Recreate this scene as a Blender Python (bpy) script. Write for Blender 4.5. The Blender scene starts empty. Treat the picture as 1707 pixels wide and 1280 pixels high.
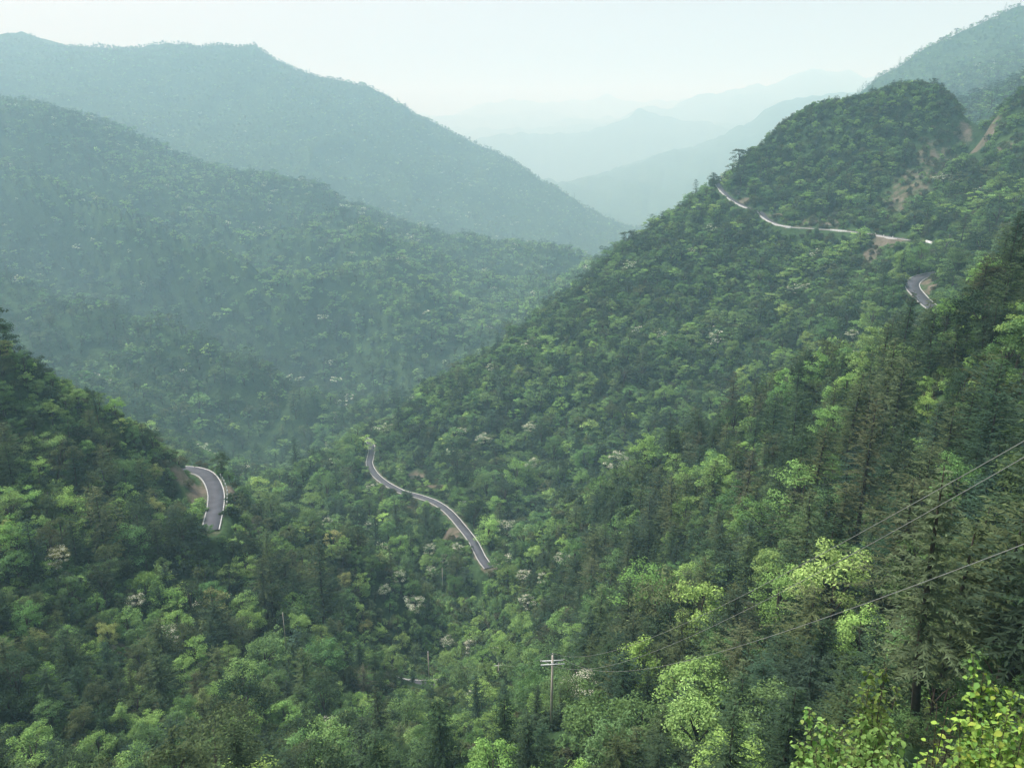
import bpy, math, random
import numpy as np
from mathutils import Vector, Matrix
import os
DEBUG = os.environ.get('DBG', '')

rng = np.random.default_rng(11)
random.seed(5)
C = bpy.context.scene.collection
scene = bpy.context.scene

# ------------------------------------------------------------------ camera
PITCH = math.radians(17.6)
F = 1290.0                       # focal length in photo pixels (photo 1707 x 1280)
SP, CP = math.sin(PITCH), math.cos(PITCH)
cd = bpy.data.cameras.new('camera')
cam = bpy.data.objects.new('camera', cd); C.objects.link(cam)
cam.rotation_euler = (math.pi/2 - PITCH, 0, 0)
cd.sensor_width = 36.0; cd.lens = F/1707*36.0
cd.clip_start = 0.2; cd.clip_end = 60000
scene.camera = cam

# ------------------------------------------------------------------ sky, sun, exposure
SUN_EL, SUN_AZ = math.radians(60), math.radians(-62)     # azimuth from +Y towards +X
w = bpy.data.worlds.new('World'); scene.world = w; w.use_nodes = True
nt = w.node_tree; nt.nodes.clear()
sky = nt.nodes.new('ShaderNodeTexSky'); sky.sky_type = 'NISHITA'; sky.sun_disc = False
sky.sun_elevation = SUN_EL; sky.sun_rotation = SUN_AZ
sky.air_density = 1.0; sky.dust_density = 6.0; sky.ozone_density = 1.0; sky.altitude = 300
hs = nt.nodes.new('ShaderNodeHueSaturation'); hs.inputs['Saturation'].default_value = 0.34
bg = nt.nodes.new('ShaderNodeBackground'); bg.inputs['Strength'].default_value = 0.104
wo = nt.nodes.new('ShaderNodeOutputWorld')
nt.links.new(sky.outputs[0], hs.inputs['Color']); nt.links.new(hs.outputs[0], bg.inputs[0]); nt.links.new(bg.outputs[0], wo.inputs[0])
sd = bpy.data.lights.new('sun', 'SUN'); sd.energy = 3.0; sd.angle = math.radians(24); sd.color = (0.98, 0.985, 0.985)
sun = bpy.data.objects.new('sun', sd); C.objects.link(sun)
sdir = Vector((math.sin(SUN_AZ)*math.cos(SUN_EL), math.cos(SUN_AZ)*math.cos(SUN_EL), math.sin(SUN_EL)))
sun.rotation_euler = sdir.to_track_quat('Z', 'Y').to_euler()
vs = scene.view_settings
vs.view_transform = 'Standard'; vs.look = 'None'; vs.gamma = 1.0; vs.use_curve_mapping = False
vs.exposure = 0.83
cy = scene.cycles
cy.use_denoising = True
cy.max_bounces = 6; cy.diffuse_bounces = 3; cy.glossy_bounces = 1; cy.transmission_bounces = 4; cy.volume_bounces = 2; cy.transparent_max_bounces = 4
cy.use_fast_gi = False
HAZE_DENSITY = 0.00033
HAZE_COLOR = (0.47, 0.80, 0.98)

# ------------------------------------------------------------------ helpers: rays
def tan_of(u, v):
    """(azimuth, z per horizontal metre) of the ray through photo pixel u, v"""
    rx = (u-853.5)/F; up = (640-v)/F
    y = CP + up*SP; z = -SP + up*CP
    return math.atan2(rx, y), z/math.hypot(rx, y)
def P(u, v, Y):
    rx = (u-853.5)/F; up = (640-v)/F
    y = CP + up*SP; z = -SP + up*CP
    return np.array([rx/y*Y, Y, z/y*Y])
def Pz(u, v, zz):
    rx = (u-853.5)/F; up = (640-v)/F
    y = CP + up*SP; z = -SP + up*CP
    return np.array([rx/z*zz, y/z*zz, zz])
def project(p):
    p = np.asarray(p, float)
    fz = p[..., 1]*CP - p[..., 2]*SP
    uy = p[..., 1]*SP + p[..., 2]*CP
    return 853.5 + F*p[..., 0]/fz, 640 - F*uy/fz, fz

# ------------------------------------------------------------------ terrain control points (metres, from the camera's foot)
ctl = []            # (azimuth, ln r, z/r)
def add_p(p):
    r = math.hypot(p[0], p[1]); ctl.append((math.atan2(p[0], p[1]), math.log(r), p[2]/r))
def vis(lst, h):
    for q in lst:
        hh = q[3] if len(q) > 3 else h
        p = P(q[0], q[1], q[2]); p[2] -= hh; add_p(p)
def crest(lst, h, back=1.14, dv=45, n_between=2):
    """a ridge line, with lower ground behind it"""
    for a, b in zip(lst[:-1], lst[1:]):
        for k in range(n_between):
            s = k/n_between
            q = [a[i]*(1-s)+b[i]*s for i in range(3)]
            p = P(*q); p[2] -= h; add_p(p)
            p = P(q[0], q[1]+dv, q[2]*back); p[2] -= h; add_p(p)
    q = lst[-1]
    p = P(*q); p[2] -= h; add_p(p)
    p = P(q[0], q[1]+dv, q[2]*back); p[2] -= h; add_p(p)

# ground under and around the viewpoint
for deg in range(-60, 61, 12):
    th = math.radians(deg)
    for r, z in ((1.6, -1.75), (3, -3.6), (6, -7.3), (12, -13.6), (24, -25.2)):
        k = 1 + 0.12*abs(deg)/60*0
        ctl.append((th, math.log(r), z*k/r))
for deg in (-60, -48, 48, 60):
    th = math.radians(deg)
    for r in (60, 150, 400, 1200, 4000, 12000):
        base = {60: -45, 150: -60, 400: -20, 1200: 60, 4000: 150, 12000: 200}[r]
        if deg > 0: base += {60: 25, 150: 70, 400: 60}.get(r, 60)
        ctl.append((th, math.log(r), base/r))

H1 = 9.0
# slope below the viewpoint and the right-hand slope
vis([(1250,1260,46),(1000,1270,58),(800,1270,64),(600,1270,70),(400,1270,76),(200,1270,82),(0,1270,86),(-150,1270,90),
     (1570,1180,38,0.5),(1850,1150,27),(1700,1270,24,4),(1400,1270,34,4),
     (1400,1100,64),(1707,1000,50),(1850,900,46),(1200,1100,84),(1050,1180,84),(919,1213,95,0.2),
     (1500,900,86),(1707,800,76),(1850,700,76),(1300,950,110),(1100,1000,134),(980,1060,140),
     (1400,780,130),(1600,650,120),(1707,550,116),(1850,450,116),(1200,850,165),(1050,920,185),(930,1000,195),(850,1060,190),
     (1300,700,185),(1150,780,210),(1000,850,225),(900,920,236),(840,990,232),(1500,600,152),(1400,640,172)], H1)
crest([(1850,300,150),(1707,372,150),(1650,430,155),(1590,480,165),(1510,535,175),(1430,572,195),(1340,597,215),(1240,652,230),
       (1150,702,245),(1080,742,255),(1000,777,262),(960,802,265)], H1, 1.16, 55)
crest([(960,802,265),(900,862,268),(850,912,265),(815,948,256)], H1, 1.07, 14)
# left-hand spur
crest([(-150,455,200),(0,558,205),(60,592,210),(140,627,218),(200,662,225),(260,702,231),(310,750,238)], H1, 1.14, 55)
crest([(310,750,238),(330,778,242)], 4.0, 1.04, 12)
vis([(0,700,182),(150,750,196),(250,800,206),(310,850,208),(0,850,152),(150,900,160),(300,950,172),(-150,700,172),(-150,900,140),
     (0,1000,126),(150,1050,130),(300,1100,132),(0,1130,106),(200,1160,108),(400,1150,126),(450,1050,160),(550,1150,140),
     (600,1050,172),(500,950,192),(420,900,212)], H1)
crest([(392,806,240),(440,836,236),(520,856,234),(600,882,236),(660,922,236),(700,962,228)], H1, 1.12, 30)
vis([(735,985,236),(720,1050,216),(700,1105,202),(740,1180,150),(660,1200,126),(640,1090,196),(780,1080,200)], H1)
# low spur beyond it, and the ground about the valley road
crest([(430,803,330),(500,765,375),(560,738,410),(606,715,440)], H1, 1.1, 22)
vis([(500,835,318),(560,855,300),(600,835,330),(640,875,300),(700,905,284),(725,878,308),(590,800,365)], H1)
# the big right-hand spur, its knoll and bluff
vis([(1707,300,420),(1660,330,420),(1600,400,390),(1620,450,350),(1450,540,340),(1350,572,370),(1250,622,372),(1150,672,372),
     (1050,722,370),(980,762,362),(900,822,346),(850,872,324),(1450,450,405),(1350,470,440),(1250,500,450),(1150,560,430),
     (1050,600,430),(950,680,415),(850,750,395),(760,765,395),(700,780,400),(1400,410,462),(1300,405,500),(1200,400,530),(1100,470,500),
     (1000,540,480),(900,600,460),(800,670,440),(700,730,430),(655,755,430),(850,830,345),(800,860,325)], H1)
crest([(632,712,455),(700,642,500),(760,607,520),(830,572,540),(900,517,560),(960,467,575),(1000,432,585),(1060,387,600),
       (1110,347,610),(1160,317,615),(1192,303,622)], H1, 1.12, 50)
vis([(1300,330,562),(1400,330,532),(1500,330,512),(1260,300,600),(1350,250,590),(1450,230,570),(1550,230,552),(1590,300,500),(1540,285,512),(1500,345,488)], H1)
crest([(1212,280,640),(1240,250,640),(1270,225,640),(1300,195,640),(1350,165,640),(1400,155,640),(1440,147,635),(1470,137,630),
       (1500,130,620),(1540,127,600),(1570,133,590),(1590,148,580),(1600,165,572)], H1, 1.12, 50)
vis([(1604,235,556,1),(1615,257,548,1),(1625,254,545,1),(1634,240,528,1)], 1)
vis([(1610,340,650,0),(1625,340,640,0),(1600,330,720,0),(1640,340,720,0),(1620,320,800,0),(1660,320,820,0)], 0)
crest([(1640,205,535),(1662,165,538),(1690,140,540),(1707,127,540),(1800,70,540)], H1, 1.1, 45)
vis([(1660,262,500,1),(1707,262,470),(1800,250,450)], H1)
# left mountain
H2 = 9.0
vis([(430,790,600),(340,745,560),(250,650,640),(350,700,640),(450,722,650),(550,700,660),(600,680,640),(640,662,640),(100,580,640),
     (0,500,790),(150,540,760),(300,600,730),(420,650,700),(700,600,860),
     (150,330,1320),(330,360,1380),(850,500,1250),(900,490,1300),(250,425,1120),(400,505,1000),(500,570,930),(600,625,830),(60,335,1250),(480,400,1370),(560,480,1180),(640,555,990),(760,470,1300),(815,545,1030),(680,440,1330),(430,330,1480),
     (-150,350,1150),(-150,550,800)], H2)
crest([(-100,330,980),(0,362,950),(100,395,900),(180,432,860),(260,478,810),(330,522,765),(420,572,725),(520,628,690),(590,675,650)], H2, 1.12, 14, 1)
crest([(525,312,1540),(570,360,1340),(610,405,1210),(660,460,1090),(710,510,990),(750,560,900)], H2, 1.08, 8, 1)
crest([(-150,150,1600),(0,162,1600),(60,167,1600),(120,182,1600),(180,207,1600),(220,227,1600),(300,267,1620),(400,292,1620),(500,294,1620),
       (520,307,1600),(580,332,1580),(650,347,1560),(720,372,1540),(800,402,1500),(900,432,1450),(960,454,1400),(1010,472,1350)], H2, 1.18, 35, 1)
vis([(0,120,2650),(200,170,2500),(400,230,2400),(600,292,2350),(750,352,2300),(900,412,2200),(1000,422,2300)], H2)
crest([(-150,60,3200),(0,51,3200),(60,49,3200),(110,69,3180),(145,71,3160),(225,91,3100),(262,83,3080),(350,89,3050),(410,79,3020),(430,83,3010),
       (480,113,3000),(560,131,2950),(620,146,2900),(680,181,2850),(760,231,2800),(850,276,2750),(920,311,2700),(980,346,2650),(1055,388,2600)], H2, 1.25, 60, 1)
# far ranges
crest([(860,345,5500),(930,312,5500),(1000,287,5500),(1080,266,5500),(1110,262,5500),(1170,236,5500),(1230,206,5500),(1300,173,5500),(1330,162,5500),(1400,150,5500)], 8, 1.12, 30, 1)
crest([(800,232,7400),(850,222,7400),(900,216,7400),(960,211,7400),(1020,206,7400),(1060,193,7400),(1090,189,7400),(1120,196,7400),(1150,205,7400)], 8, 1.06, 18, 1)
crest([(1050,186,9600),(1100,176,9600),(1160,156,9600),(1230,149,9600),(1300,131,9600),(1350,119,9600),(1400,113,9600),(1430,121,9600),(1460,136,9600),(1520,160,9600)], 8, 1.1, 25, 1)
crest([(500,215,12600),(650,200,12600),(800,175,12600),(900,168,12600),(1000,163,12600),(1060,167,12600),(1300,150,12600)], 8, 1.1, 20, 1)
vis([(1500,205,1300),(1600,190,1250),(1690,150,1250),(1610,170,1050),(1650,160,950),(1720,120,880)], H2)
crest([(1400,190,1900),(1440,153,1900),(1470,133,1900),(1530,96,1900),(1600,56,1900),(1640,41,1900),(1675,23,1900),(1690,19,1900),(1707,23,1900),(1800,55,1900)], H2, 1.2, 50, 1)

# ------------------------------------------------------------------ roads (centre lines in metres)
def smooth_line(pts, step=3.0):
    pts = np.array(pts, float)
    d = np.r_[0, np.cumsum(np.linalg.norm(np.diff(pts, axis=0), axis=1))]
    n = max(2, int(d[-1]/step)); s = np.linspace(0, d[-1], n)
    # Catmull-Rom through the points
    out = []
    for x in s:
        i = min(max(np.searchsorted(d, x, 'right')-1, 0), len(pts)-2)
        t = (x-d[i])/(d[i+1]-d[i])
        p1, p2 = pts[i], pts[i+1]
        p0 = pts[i-1] if i > 0 else 2*p1-p2
        p3 = pts[i+2] if i+2 < len(pts) else 2*p2-p1
        out.append(0.5*((2*p1)+(-p0+p2)*t+(2*p0-5*p1+4*p2-p3)*t*t+(-p0+3*p1-3*p2+p3)*t**3))
    return np.array(out)
road_valley = smooth_line([Pz(815,946,-157.8), Pz(803,930,-158.5), Pz(789,903,-160), Pz(770,878,-161.5), Pz(748,853,-163), Pz(725,837,-164.5), Pz(698,827,-166),
                           Pz(672,820,-168), Pz(655,812,-170), Pz(640,803,-172), Pz(625,790,-174), Pz(616,774,-175.5), Pz(618,760,-176.5), Pz(620,748,-177.5), Pz(616,737,-178.5), Pz(606,728,-179.5)])
road_bend = smooth_line([Pz(350,884,-103.4), Pz(354,868,-104), Pz(359,845,-105), Pz(360,822,-106), Pz(353,802,-107), Pz(341,789,-108), Pz(322,783,-109), Pz(300,781,-110)])
road_gully = smooth_line([Pz(640,1126,-151), Pz(665,1137,-151), Pz(690,1140,-151.3), Pz(715,1140.5,-151.6), Pz(740,1138,-152)])
road_ridge = smooth_line([P(1196,306,632), P(1205,319,607), P(1222,334,588), P(1245,346,570), P(1266,353,560), P(1277,364,545), P(1296,374,528), P(1320,378.5,518), P(1350,380.5,508),
                          P(1385,383,497), P(1420,386,484), P(1455,390,470), P(1490,396,456), P(1520,400,447), P(1550,402,437), P(1575,412,425)])
road_hairpin = smooth_line([P(1590,452,372), P(1560,456,365), P(1537,461,360), P(1522,470,354), P(1522,480,347), P(1532,492,338), P(1545,505,330), P(1565,520,318)])
ROADS = [('valley', road_valley, 3.7), ('bend', road_bend, 4.8), ('gully', road_gully, 3.6), ('ridge', road_ridge, 5.0), ('hairpin', road_hairpin, 6.0)]
for nm, L, wd in ROADS:
    for p in L[::4]:
        add_p(p)

# ------------------------------------------------------------------ height function: radial basis over (azimuth, ln r)
ctl = np.array(ctl)
keep = []
for i in range(len(ctl)):           # drop control points that fall on one another
    if all((ctl[i, 0]-ctl[j, 0])**2 + (ctl[i, 1]-ctl[j, 1])**2 > 0.004**2 for j in keep): keep.append(i)
ctl = ctl[keep]
CC = 0.012
def phi(d2): return np.sqrt(d2 + CC*CC)
A = phi((ctl[:, None, 0]-ctl[None, :, 0])**2 + (ctl[:, None, 1]-ctl[None, :, 1])**2)
A -= np.eye(len(ctl))*0.002
wts = np.linalg.solve(A, ctl[:, 2] + 0.4)
def hash2(ix, iy, s):
    h = (ix*374761393 + iy*668265263 + s*974634777) & 0xffffffff
    h = ((h ^ (h >> 13))*1274126177) & 0xffffffff
    return ((h ^ (h >> 16)) & 0xffff)/65535.0
def vnoise(x, y, s=0):
    ix = np.floor(x).astype(np.int64); iy = np.floor(y).astype(np.int64)
    fx = x-ix; fy = y-iy
    fx = fx*fx*fx*(fx*(fx*6-15)+10); fy = fy*fy*fy*(fy*(fy*6-15)+10)
    a = hash2(ix, iy, s); b = hash2(ix+1, iy, s); c = hash2(ix, iy+1, s); d = hash2(ix+1, iy+1, s)
    return (a*(1-fx)+b*fx)*(1-fy) + (c*(1-fx)+d*fx)*fy
def fbm(x, y, s=0, o=4):
    v = 0; a = 0.5
    for k in range(o):
        v = v + a*(vnoise(x*2**k, y*2**k, s+k)-0.5)*2; a *= 0.5
    return v
def fold_at(x, y):
    qa = x*0.51+y*0.86+45*fbm(x/260, y/260, 51, 2); la = x*0.86-y*0.51
    return 1-2.4*np.abs(vnoise(qa/165+4.2, la/560, 53)-0.5)
ROADPTS = np.vstack([L for _, L, _ in ROADS])
def height(th, lr, detail=True):
    th = np.asarray(th, float); lr = np.asarray(lr, float)
    shp = th.shape; th = th.ravel(); lr = lr.ravel()
    tc = np.clip(th, -1.05, 1.05)
    t = np.empty(len(th))
    for i in range(0, len(th), 20000):
        d2 = (tc[i:i+20000, None]-ctl[None, :, 0])**2 + (lr[i:i+20000, None]-ctl[None, :, 1])**2
        t[i:i+20000] = phi(d2) @ wts - 0.4
    # behind the viewpoint: a gentle rise
    back = np.clip((np.abs(th)-1.05)/0.8, 0, 1); back = back*back*(3-2*back)
    r = np.exp(lr)
    tb = np.minimum(-1.75/r + 0.0*r, -0.02) + np.minimum(0.12, 160/r)*np.clip((r-6)/60, 0, 1)
    t = t*(1-back) + tb*back
    z = t*r
    if detail:
        x = np.sin(th)*r; y = np.cos(th)*r
        amp = np.clip((r-120)/400, 0, 1)*np.clip((9000-r)/5000, 0.15, 1)
        spur = (1-np.abs(fbm(x/210+3.1, y/210+0.7, 3, 3))*2.2)
        far = np.clip((r-620)/300, 0, 1)
        fold = fold_at(x, y)
        z = z + far*np.interp(r, [620, 800, 1350, 1600, 1800], [0.3, 1, 1, 0.4, 0])*(th < D(8))*125*(fold-0.6)
        z = z + amp*(1-far)*5.0*(fbm(x/60, y/60, 7, 3)) + far*amp*np.interp(r, [620, 1900, 2100], [22, 22, 30])*(spur-0.55) + np.clip((r-1900)/500, 0, 1)*45*fbm(x/620+9, y/620+2, 17, 2)
        z = z + np.clip((r-3700)/900, 0, 1)*r*0.012*fbm(th*26, lr*26, 71, 4)
        z = z + np.clip(r/60, 0, 1)*0.8*fbm(x/9, y/9, 21, 2)
        # flatten beside the roads
        near = (r > 150) & (r < 720)
        idx = np.where(near)[0]
        if len(idx):
            q = np.stack([x[idx], y[idx]], 1)
            best = np.full(len(idx), 1e9); bz = np.zeros(len(idx))
            for k in range(len(ROADPTS)):
                d = (q[:, 0]-ROADPTS[k, 0])**2 + (q[:, 1]-ROADPTS[k, 1])**2
                m = d < best; best[m] = d[m]; bz[m] = ROADPTS[k, 2]
            best = np.sqrt(best)
            wgt = 1-np.clip((best-3.6)/6.0, 0, 1); wgt = wgt*wgt*(3-2*wgt)
            z[idx] = z[idx]*(1-wgt) + (bz-0.35)*wgt
    return z.reshape(shp)
def height_xy(x, y): return height(np.arctan2(x, y), np.log(np.hypot(x, y)))

# ------------------------------------------------------------------ materials
def new_mat(name):
    m = bpy.data.materials.new(name); m.use_nodes = True
    return m, m.node_tree, m.node_tree.nodes['Principled BSDF']
def N(nt, t, **kw):
    n = nt.nodes.new(t)
    for k, v in kw.items(): setattr(n, k, v)
    return n
def plain_mat(name, col, rough=0.8, noise=0.0, scale=3.0, metallic=0.0):
    m, nt, b = new_mat(name)
    b.inputs['Base Color'].default_value = (*col, 1); b.inputs['Roughness'].default_value = rough; b.inputs['Metallic'].default_value = metallic
    if noise:
        tc = N(nt, 'ShaderNodeNewGeometry'); nz = N(nt, 'ShaderNodeTexNoise'); nz.inputs['Scale'].default_value = scale; nz.inputs['Detail'].default_value = 5
        nt.links.new(tc.outputs['Position'], nz.inputs['Vector'])
        mr = N(nt, 'ShaderNodeMapRange'); mr.inputs[1].default_value = 0.3; mr.inputs[2].default_value = 0.7; mr.inputs[3].default_value = 1-noise; mr.inputs[4].default_value = 1+noise
        nt.links.new(nz.outputs[0], mr.inputs[0])
        mx = N(nt, 'ShaderNodeVectorMath', operation='SCALE'); mx.inputs[0].default_value = col
        nt.links.new(mr.outputs[0], mx.inputs['Scale']); nt.links.new(mx.outputs[0], b.inputs['Base Color'])
    return m
M_BARK = plain_mat('bark', (0.055, 0.043, 0.032), 0.95, 0.35, 4)
M_TWIG = plain_mat('green_twig', (0.10, 0.11, 0.045), 0.8)
M_ASPH = plain_mat('asphalt', (0.049, 0.056, 0.070), 0.85, 0.28, 0.35)
M_WHITE = plain_mat('white_paint', (0.57, 0.62, 0.62), 0.7, 0.3, 0.8)
M_CONC = plain_mat('concrete', (0.32, 0.34, 0.33), 0.9, 0.18, 1.2)
M_CONCL = plain_mat('pale_concrete', (0.36, 0.39, 0.39), 0.9, 0.25, 0.8)
M_POLE = plain_mat('pole_concrete', (0.50, 0.47, 0.41), 0.9, 0.15, 2)
M_GALV = plain_mat('galvanised_steel', (0.62, 0.67, 0.68), 0.6, 0.1, 3, 0.0)
M_WOOD = plain_mat('weathered_wood', (0.46, 0.40, 0.34), 0.9, 0.2, 3)
M_CER = plain_mat('porcelain', (0.5, 0.48, 0.45), 0.3)
M_WIRE = plain_mat('wire_aluminium', (0.36, 0.37, 0.37), 0.5, 0.0, 1, 0.2)
M_DWIRE = plain_mat('wire_dark', (0.03, 0.03, 0.03), 0.6)

def foliage_mat(name, blossom=False):
    m, nt, b = new_mat(name)
    nt.nodes.remove(b)
    out = nt.nodes['Material Output']
    at = N(nt, 'ShaderNodeAttribute', attribute_type='INSTANCER', attribute_name='tint')
    sh = N(nt, 'ShaderNodeAttribute', attribute_type='GEOMETRY', attribute_name='shade')
    sc = N(nt, 'ShaderNodeVectorMath', operation='SCALE')
    if blossom:
        sc.inputs[0].default_value = (0.80, 0.82, 0.70)
    else:
        nt.links.new(at.outputs['Vector'], sc.inputs[0])
    nt.links.new(sh.outputs['Fac'], sc.inputs['Scale'])
    d = N(nt, 'ShaderNodeBsdfDiffuse'); tr = N(nt, 'ShaderNodeBsdfTranslucent'); mx = N(nt, 'ShaderNodeMixShader'); mx.inputs[0].default_value = 0.22
    warm = N(nt, 'ShaderNodeVectorMath', operation='MULTIPLY'); warm.inputs[1].default_value = (1.05, 1.12, 0.7)
    nt.links.new(sc.outputs[0], d.inputs[0]); nt.links.new(sc.outputs[0], warm.inputs[0]); nt.links.new(warm.outputs[0], tr.inputs[0])
    nt.links.new(d.outputs[0], mx.inputs[1]); nt.links.new(tr.outputs[0], mx.inputs[2])
    nt.links.new(mx.outputs[0], out.inputs[0])
    return m
M_FOL = foliage_mat('foliage')
M_BLOS = foliage_mat('blossom', True)

def ground_mat():
    m, nt, b = new_mat('hillside_ground')
    geo = N(nt, 'ShaderNodeNewGeometry')
    dist = N(nt, 'ShaderNodeVectorMath', operation='LENGTH'); nt.links.new(geo.outputs['Position'], dist.inputs[0])
    n1 = N(nt, 'ShaderNodeTexNoise'); n1.inputs['Scale'].default_value = 0.02; n1.inputs['Detail'].default_value = 8; n1.inputs['Roughness'].default_value = 0.65
    n2 = N(nt, 'ShaderNodeTexNoise'); n2.inputs['Scale'].default_value = 0.7; n2.inputs['Detail'].default_value = 6
    vo = N(nt, 'ShaderNodeTexVoronoi'); vo.inputs['Scale'].default_value = 0.09
    for n in (n1, n2, vo): nt.links.new(geo.outputs['Position'], n.inputs['Vector'])
    r1 = N(nt, 'ShaderNodeValToRGB')
    r1.color_ramp.elements[0].position = 0.35; r1.color_ramp.elements[0].color = (0.022, 0.048, 0.022, 1)
    r1.color_ramp.elements[1].position = 0.7; r1.color_ramp.elements[1].color = (0.05, 0.095, 0.035, 1)
    nt.links.new(n1.outputs[0], r1.inputs[0])
    r2 = N(nt, 'ShaderNodeMapRange'); r2.inputs[1].default_value = 0.3; r2.inputs[2].default_value = 0.7; r2.inputs[3].default_value = 0.55; r2.inputs[4].default_value = 1.35
    nt.links.new(n2.outputs[0], r2.inputs[0])
    s = N(nt, 'ShaderNodeVectorMath', operation='SCALE'); nt.links.new(r1.outputs[0], s.inputs[0]); nt.links.new(r2.outputs[0], s.inputs['Scale'])
    at = N(nt, 'ShaderNodeAttribute', attribute_name='soil')
    # bare earth / rock
    n3 = N(nt, 'ShaderNodeTexNoise'); n3.inputs['Scale'].default_value = 0.25; n3.inputs['Detail'].default_value = 8; n3.inputs['Roughness'].default_value = 0.7
    nt.links.new(geo.outputs['Position'], n3.inputs['Vector'])
    r3 = N(nt, 'ShaderNodeValToRGB')
    r3.color_ramp.elements[0].position = 0.35; r3.color_ramp.elements[0].color = (0.065, 0.07, 0.042, 1)
    r3.color_ramp.elements[1].position = 0.68; r3.color_ramp.elements[1].color = (0.165, 0.142, 0.118, 1)
    nt.links.new(n3.outputs[0], r3.inputs[0])
    ad = N(nt, 'ShaderNodeMath', operation='MULTIPLY_ADD'); nt.links.new(n3.outputs[0], ad.inputs[0]); ad.inputs[1].default_value = 1.2; ad.inputs[2].default_value = -0.6
    ad2 = N(nt, 'ShaderNodeMath', operation='ADD', use_clamp=True); nt.links.new(at.outputs['Fac'], ad2.inputs[0]); nt.links.new(ad.outputs[0], ad2.inputs[1])
    st = N(nt, 'ShaderNodeMapRange', interpolation_type='SMOOTHSTEP'); st.inputs[1].default_value = 0.35; st.inputs[2].default_value = 0.75; nt.links.new(ad2.outputs[0], st.inputs[0])
    mx = N(nt, 'ShaderNodeMix', data_type='RGBA'); nt.links.new(st.outputs[0], mx.inputs[0]); nt.links.new(s.outputs[0], mx.inputs[6]); nt.links.new(r3.outputs[0], mx.inputs[7])
    nt.links.new(mx.outputs[2], b.inputs['Base Color']); b.inputs['Roughness'].default_value = 1.0
    b.inputs['Specular IOR Level'].default_value = 0.05
    # far canopy relief
    bp = N(nt, 'ShaderNodeBump'); bp.inputs['Strength'].default_value = 0.35; bp.inputs['Distance'].default_value = 5.0
    nt.links.new(vo.outputs['Distance'], bp.inputs['Height']); bp.invert = True
    nt.links.new(bp.outputs[0], b.inputs['Normal'])
    return m
M_GROUND = ground_mat()

# ------------------------------------------------------------------ mesh helper
def mesh_from(name, verts, faces_flat, loop_counts, mats=(), mat_idx=None, smooth=False):
    me = bpy.data.meshes.new(name)
    verts = np.asarray(verts, np.float32); faces_flat = np.asarray(faces_flat, np.int32); lc = np.asarray(loop_counts, np.int32)
    me.vertices.add(len(verts)); me.vertices.foreach_set('co', verts.ravel())
    me.loops.add(len(faces_flat)); me.loops.foreach_set('vertex_index', faces_flat)
    me.polygons.add(len(lc)); me.polygons.foreach_set('loop_start', np.r_[0, np.cumsum(lc)[:-1]].astype(np.int32))
    if mat_idx is not None: me.polygons.foreach_set('material_index', np.asarray(mat_idx, np.int32))
    me.update(calc_edges=True)
    if smooth: me.polygons.foreach_set('use_smooth', np.ones(len(lc), bool))
    for m in mats: me.materials.append(m)
    me.validate()
    return me
def tag(o, label=None, cat=None, group=None, kind=None):
    if label: o['label'] = label
    if cat: o['category'] = cat
    if group: o['group'] = group
    if kind: o['kind'] = kind
    return o
def obj(name, me, parent=None, loc=None):
    o = bpy.data.objects.new(name, me); C.objects.link(o)
    if parent is not None: o.parent = parent
    if loc is not None: o.location = loc
    return o
def empty(name, loc=(0, 0, 0), rz=0, s=1.0):
    o = bpy.data.objects.new(name, None); C.objects.link(o); o.location = loc; o.rotation_euler = (0, 0, rz); o.scale = (s, s, s)
    return o

# ------------------------------------------------------------------ terrain mesh
def segs(*parts):
    out = []
    for a, b, s in parts: out += list(np.arange(a, b-1e-9, s))
    return out
D = math.radians
ths = segs((-180, -60, 6), (-60, -46, 1.0), (-46, 46, 0.13), (46, 60, 1.0), (60, 180.01, 6))
ths = np.array([D(a) for a in ths]); ths[-1] = math.pi
lrs = np.array(segs((math.log(1.2), math.log(30), 0.08), (math.log(30), math.log(140), 0.03), (math.log(140), math.log(720), 0.0115),
                    (math.log(720), math.log(1900), 0.016), (math.log(1900), math.log(3500), 0.008), (math.log(3500), math.log(13000), 0.04)))
TH, LR = np.meshgrid(ths, lrs)              # rows: r, cols: azimuth
ZZ = height(TH, LR)
RR = np.exp(LR)
# far canopy bumps so that far ridges are not razor-smooth
X = np.sin(TH)*RR; Y = np.cos(TH)*RR
far = np.clip((RR-1700)/300, 0, 1)*np.clip((7500-RR)/2000, 0, 1)
ZZ += np.clip((RR-3300)/300, 0, 1)*np.clip((7500-RR)/2000, 0, 1)*6*(vnoise(X/37, Y/37, 33)-0.5)
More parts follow.
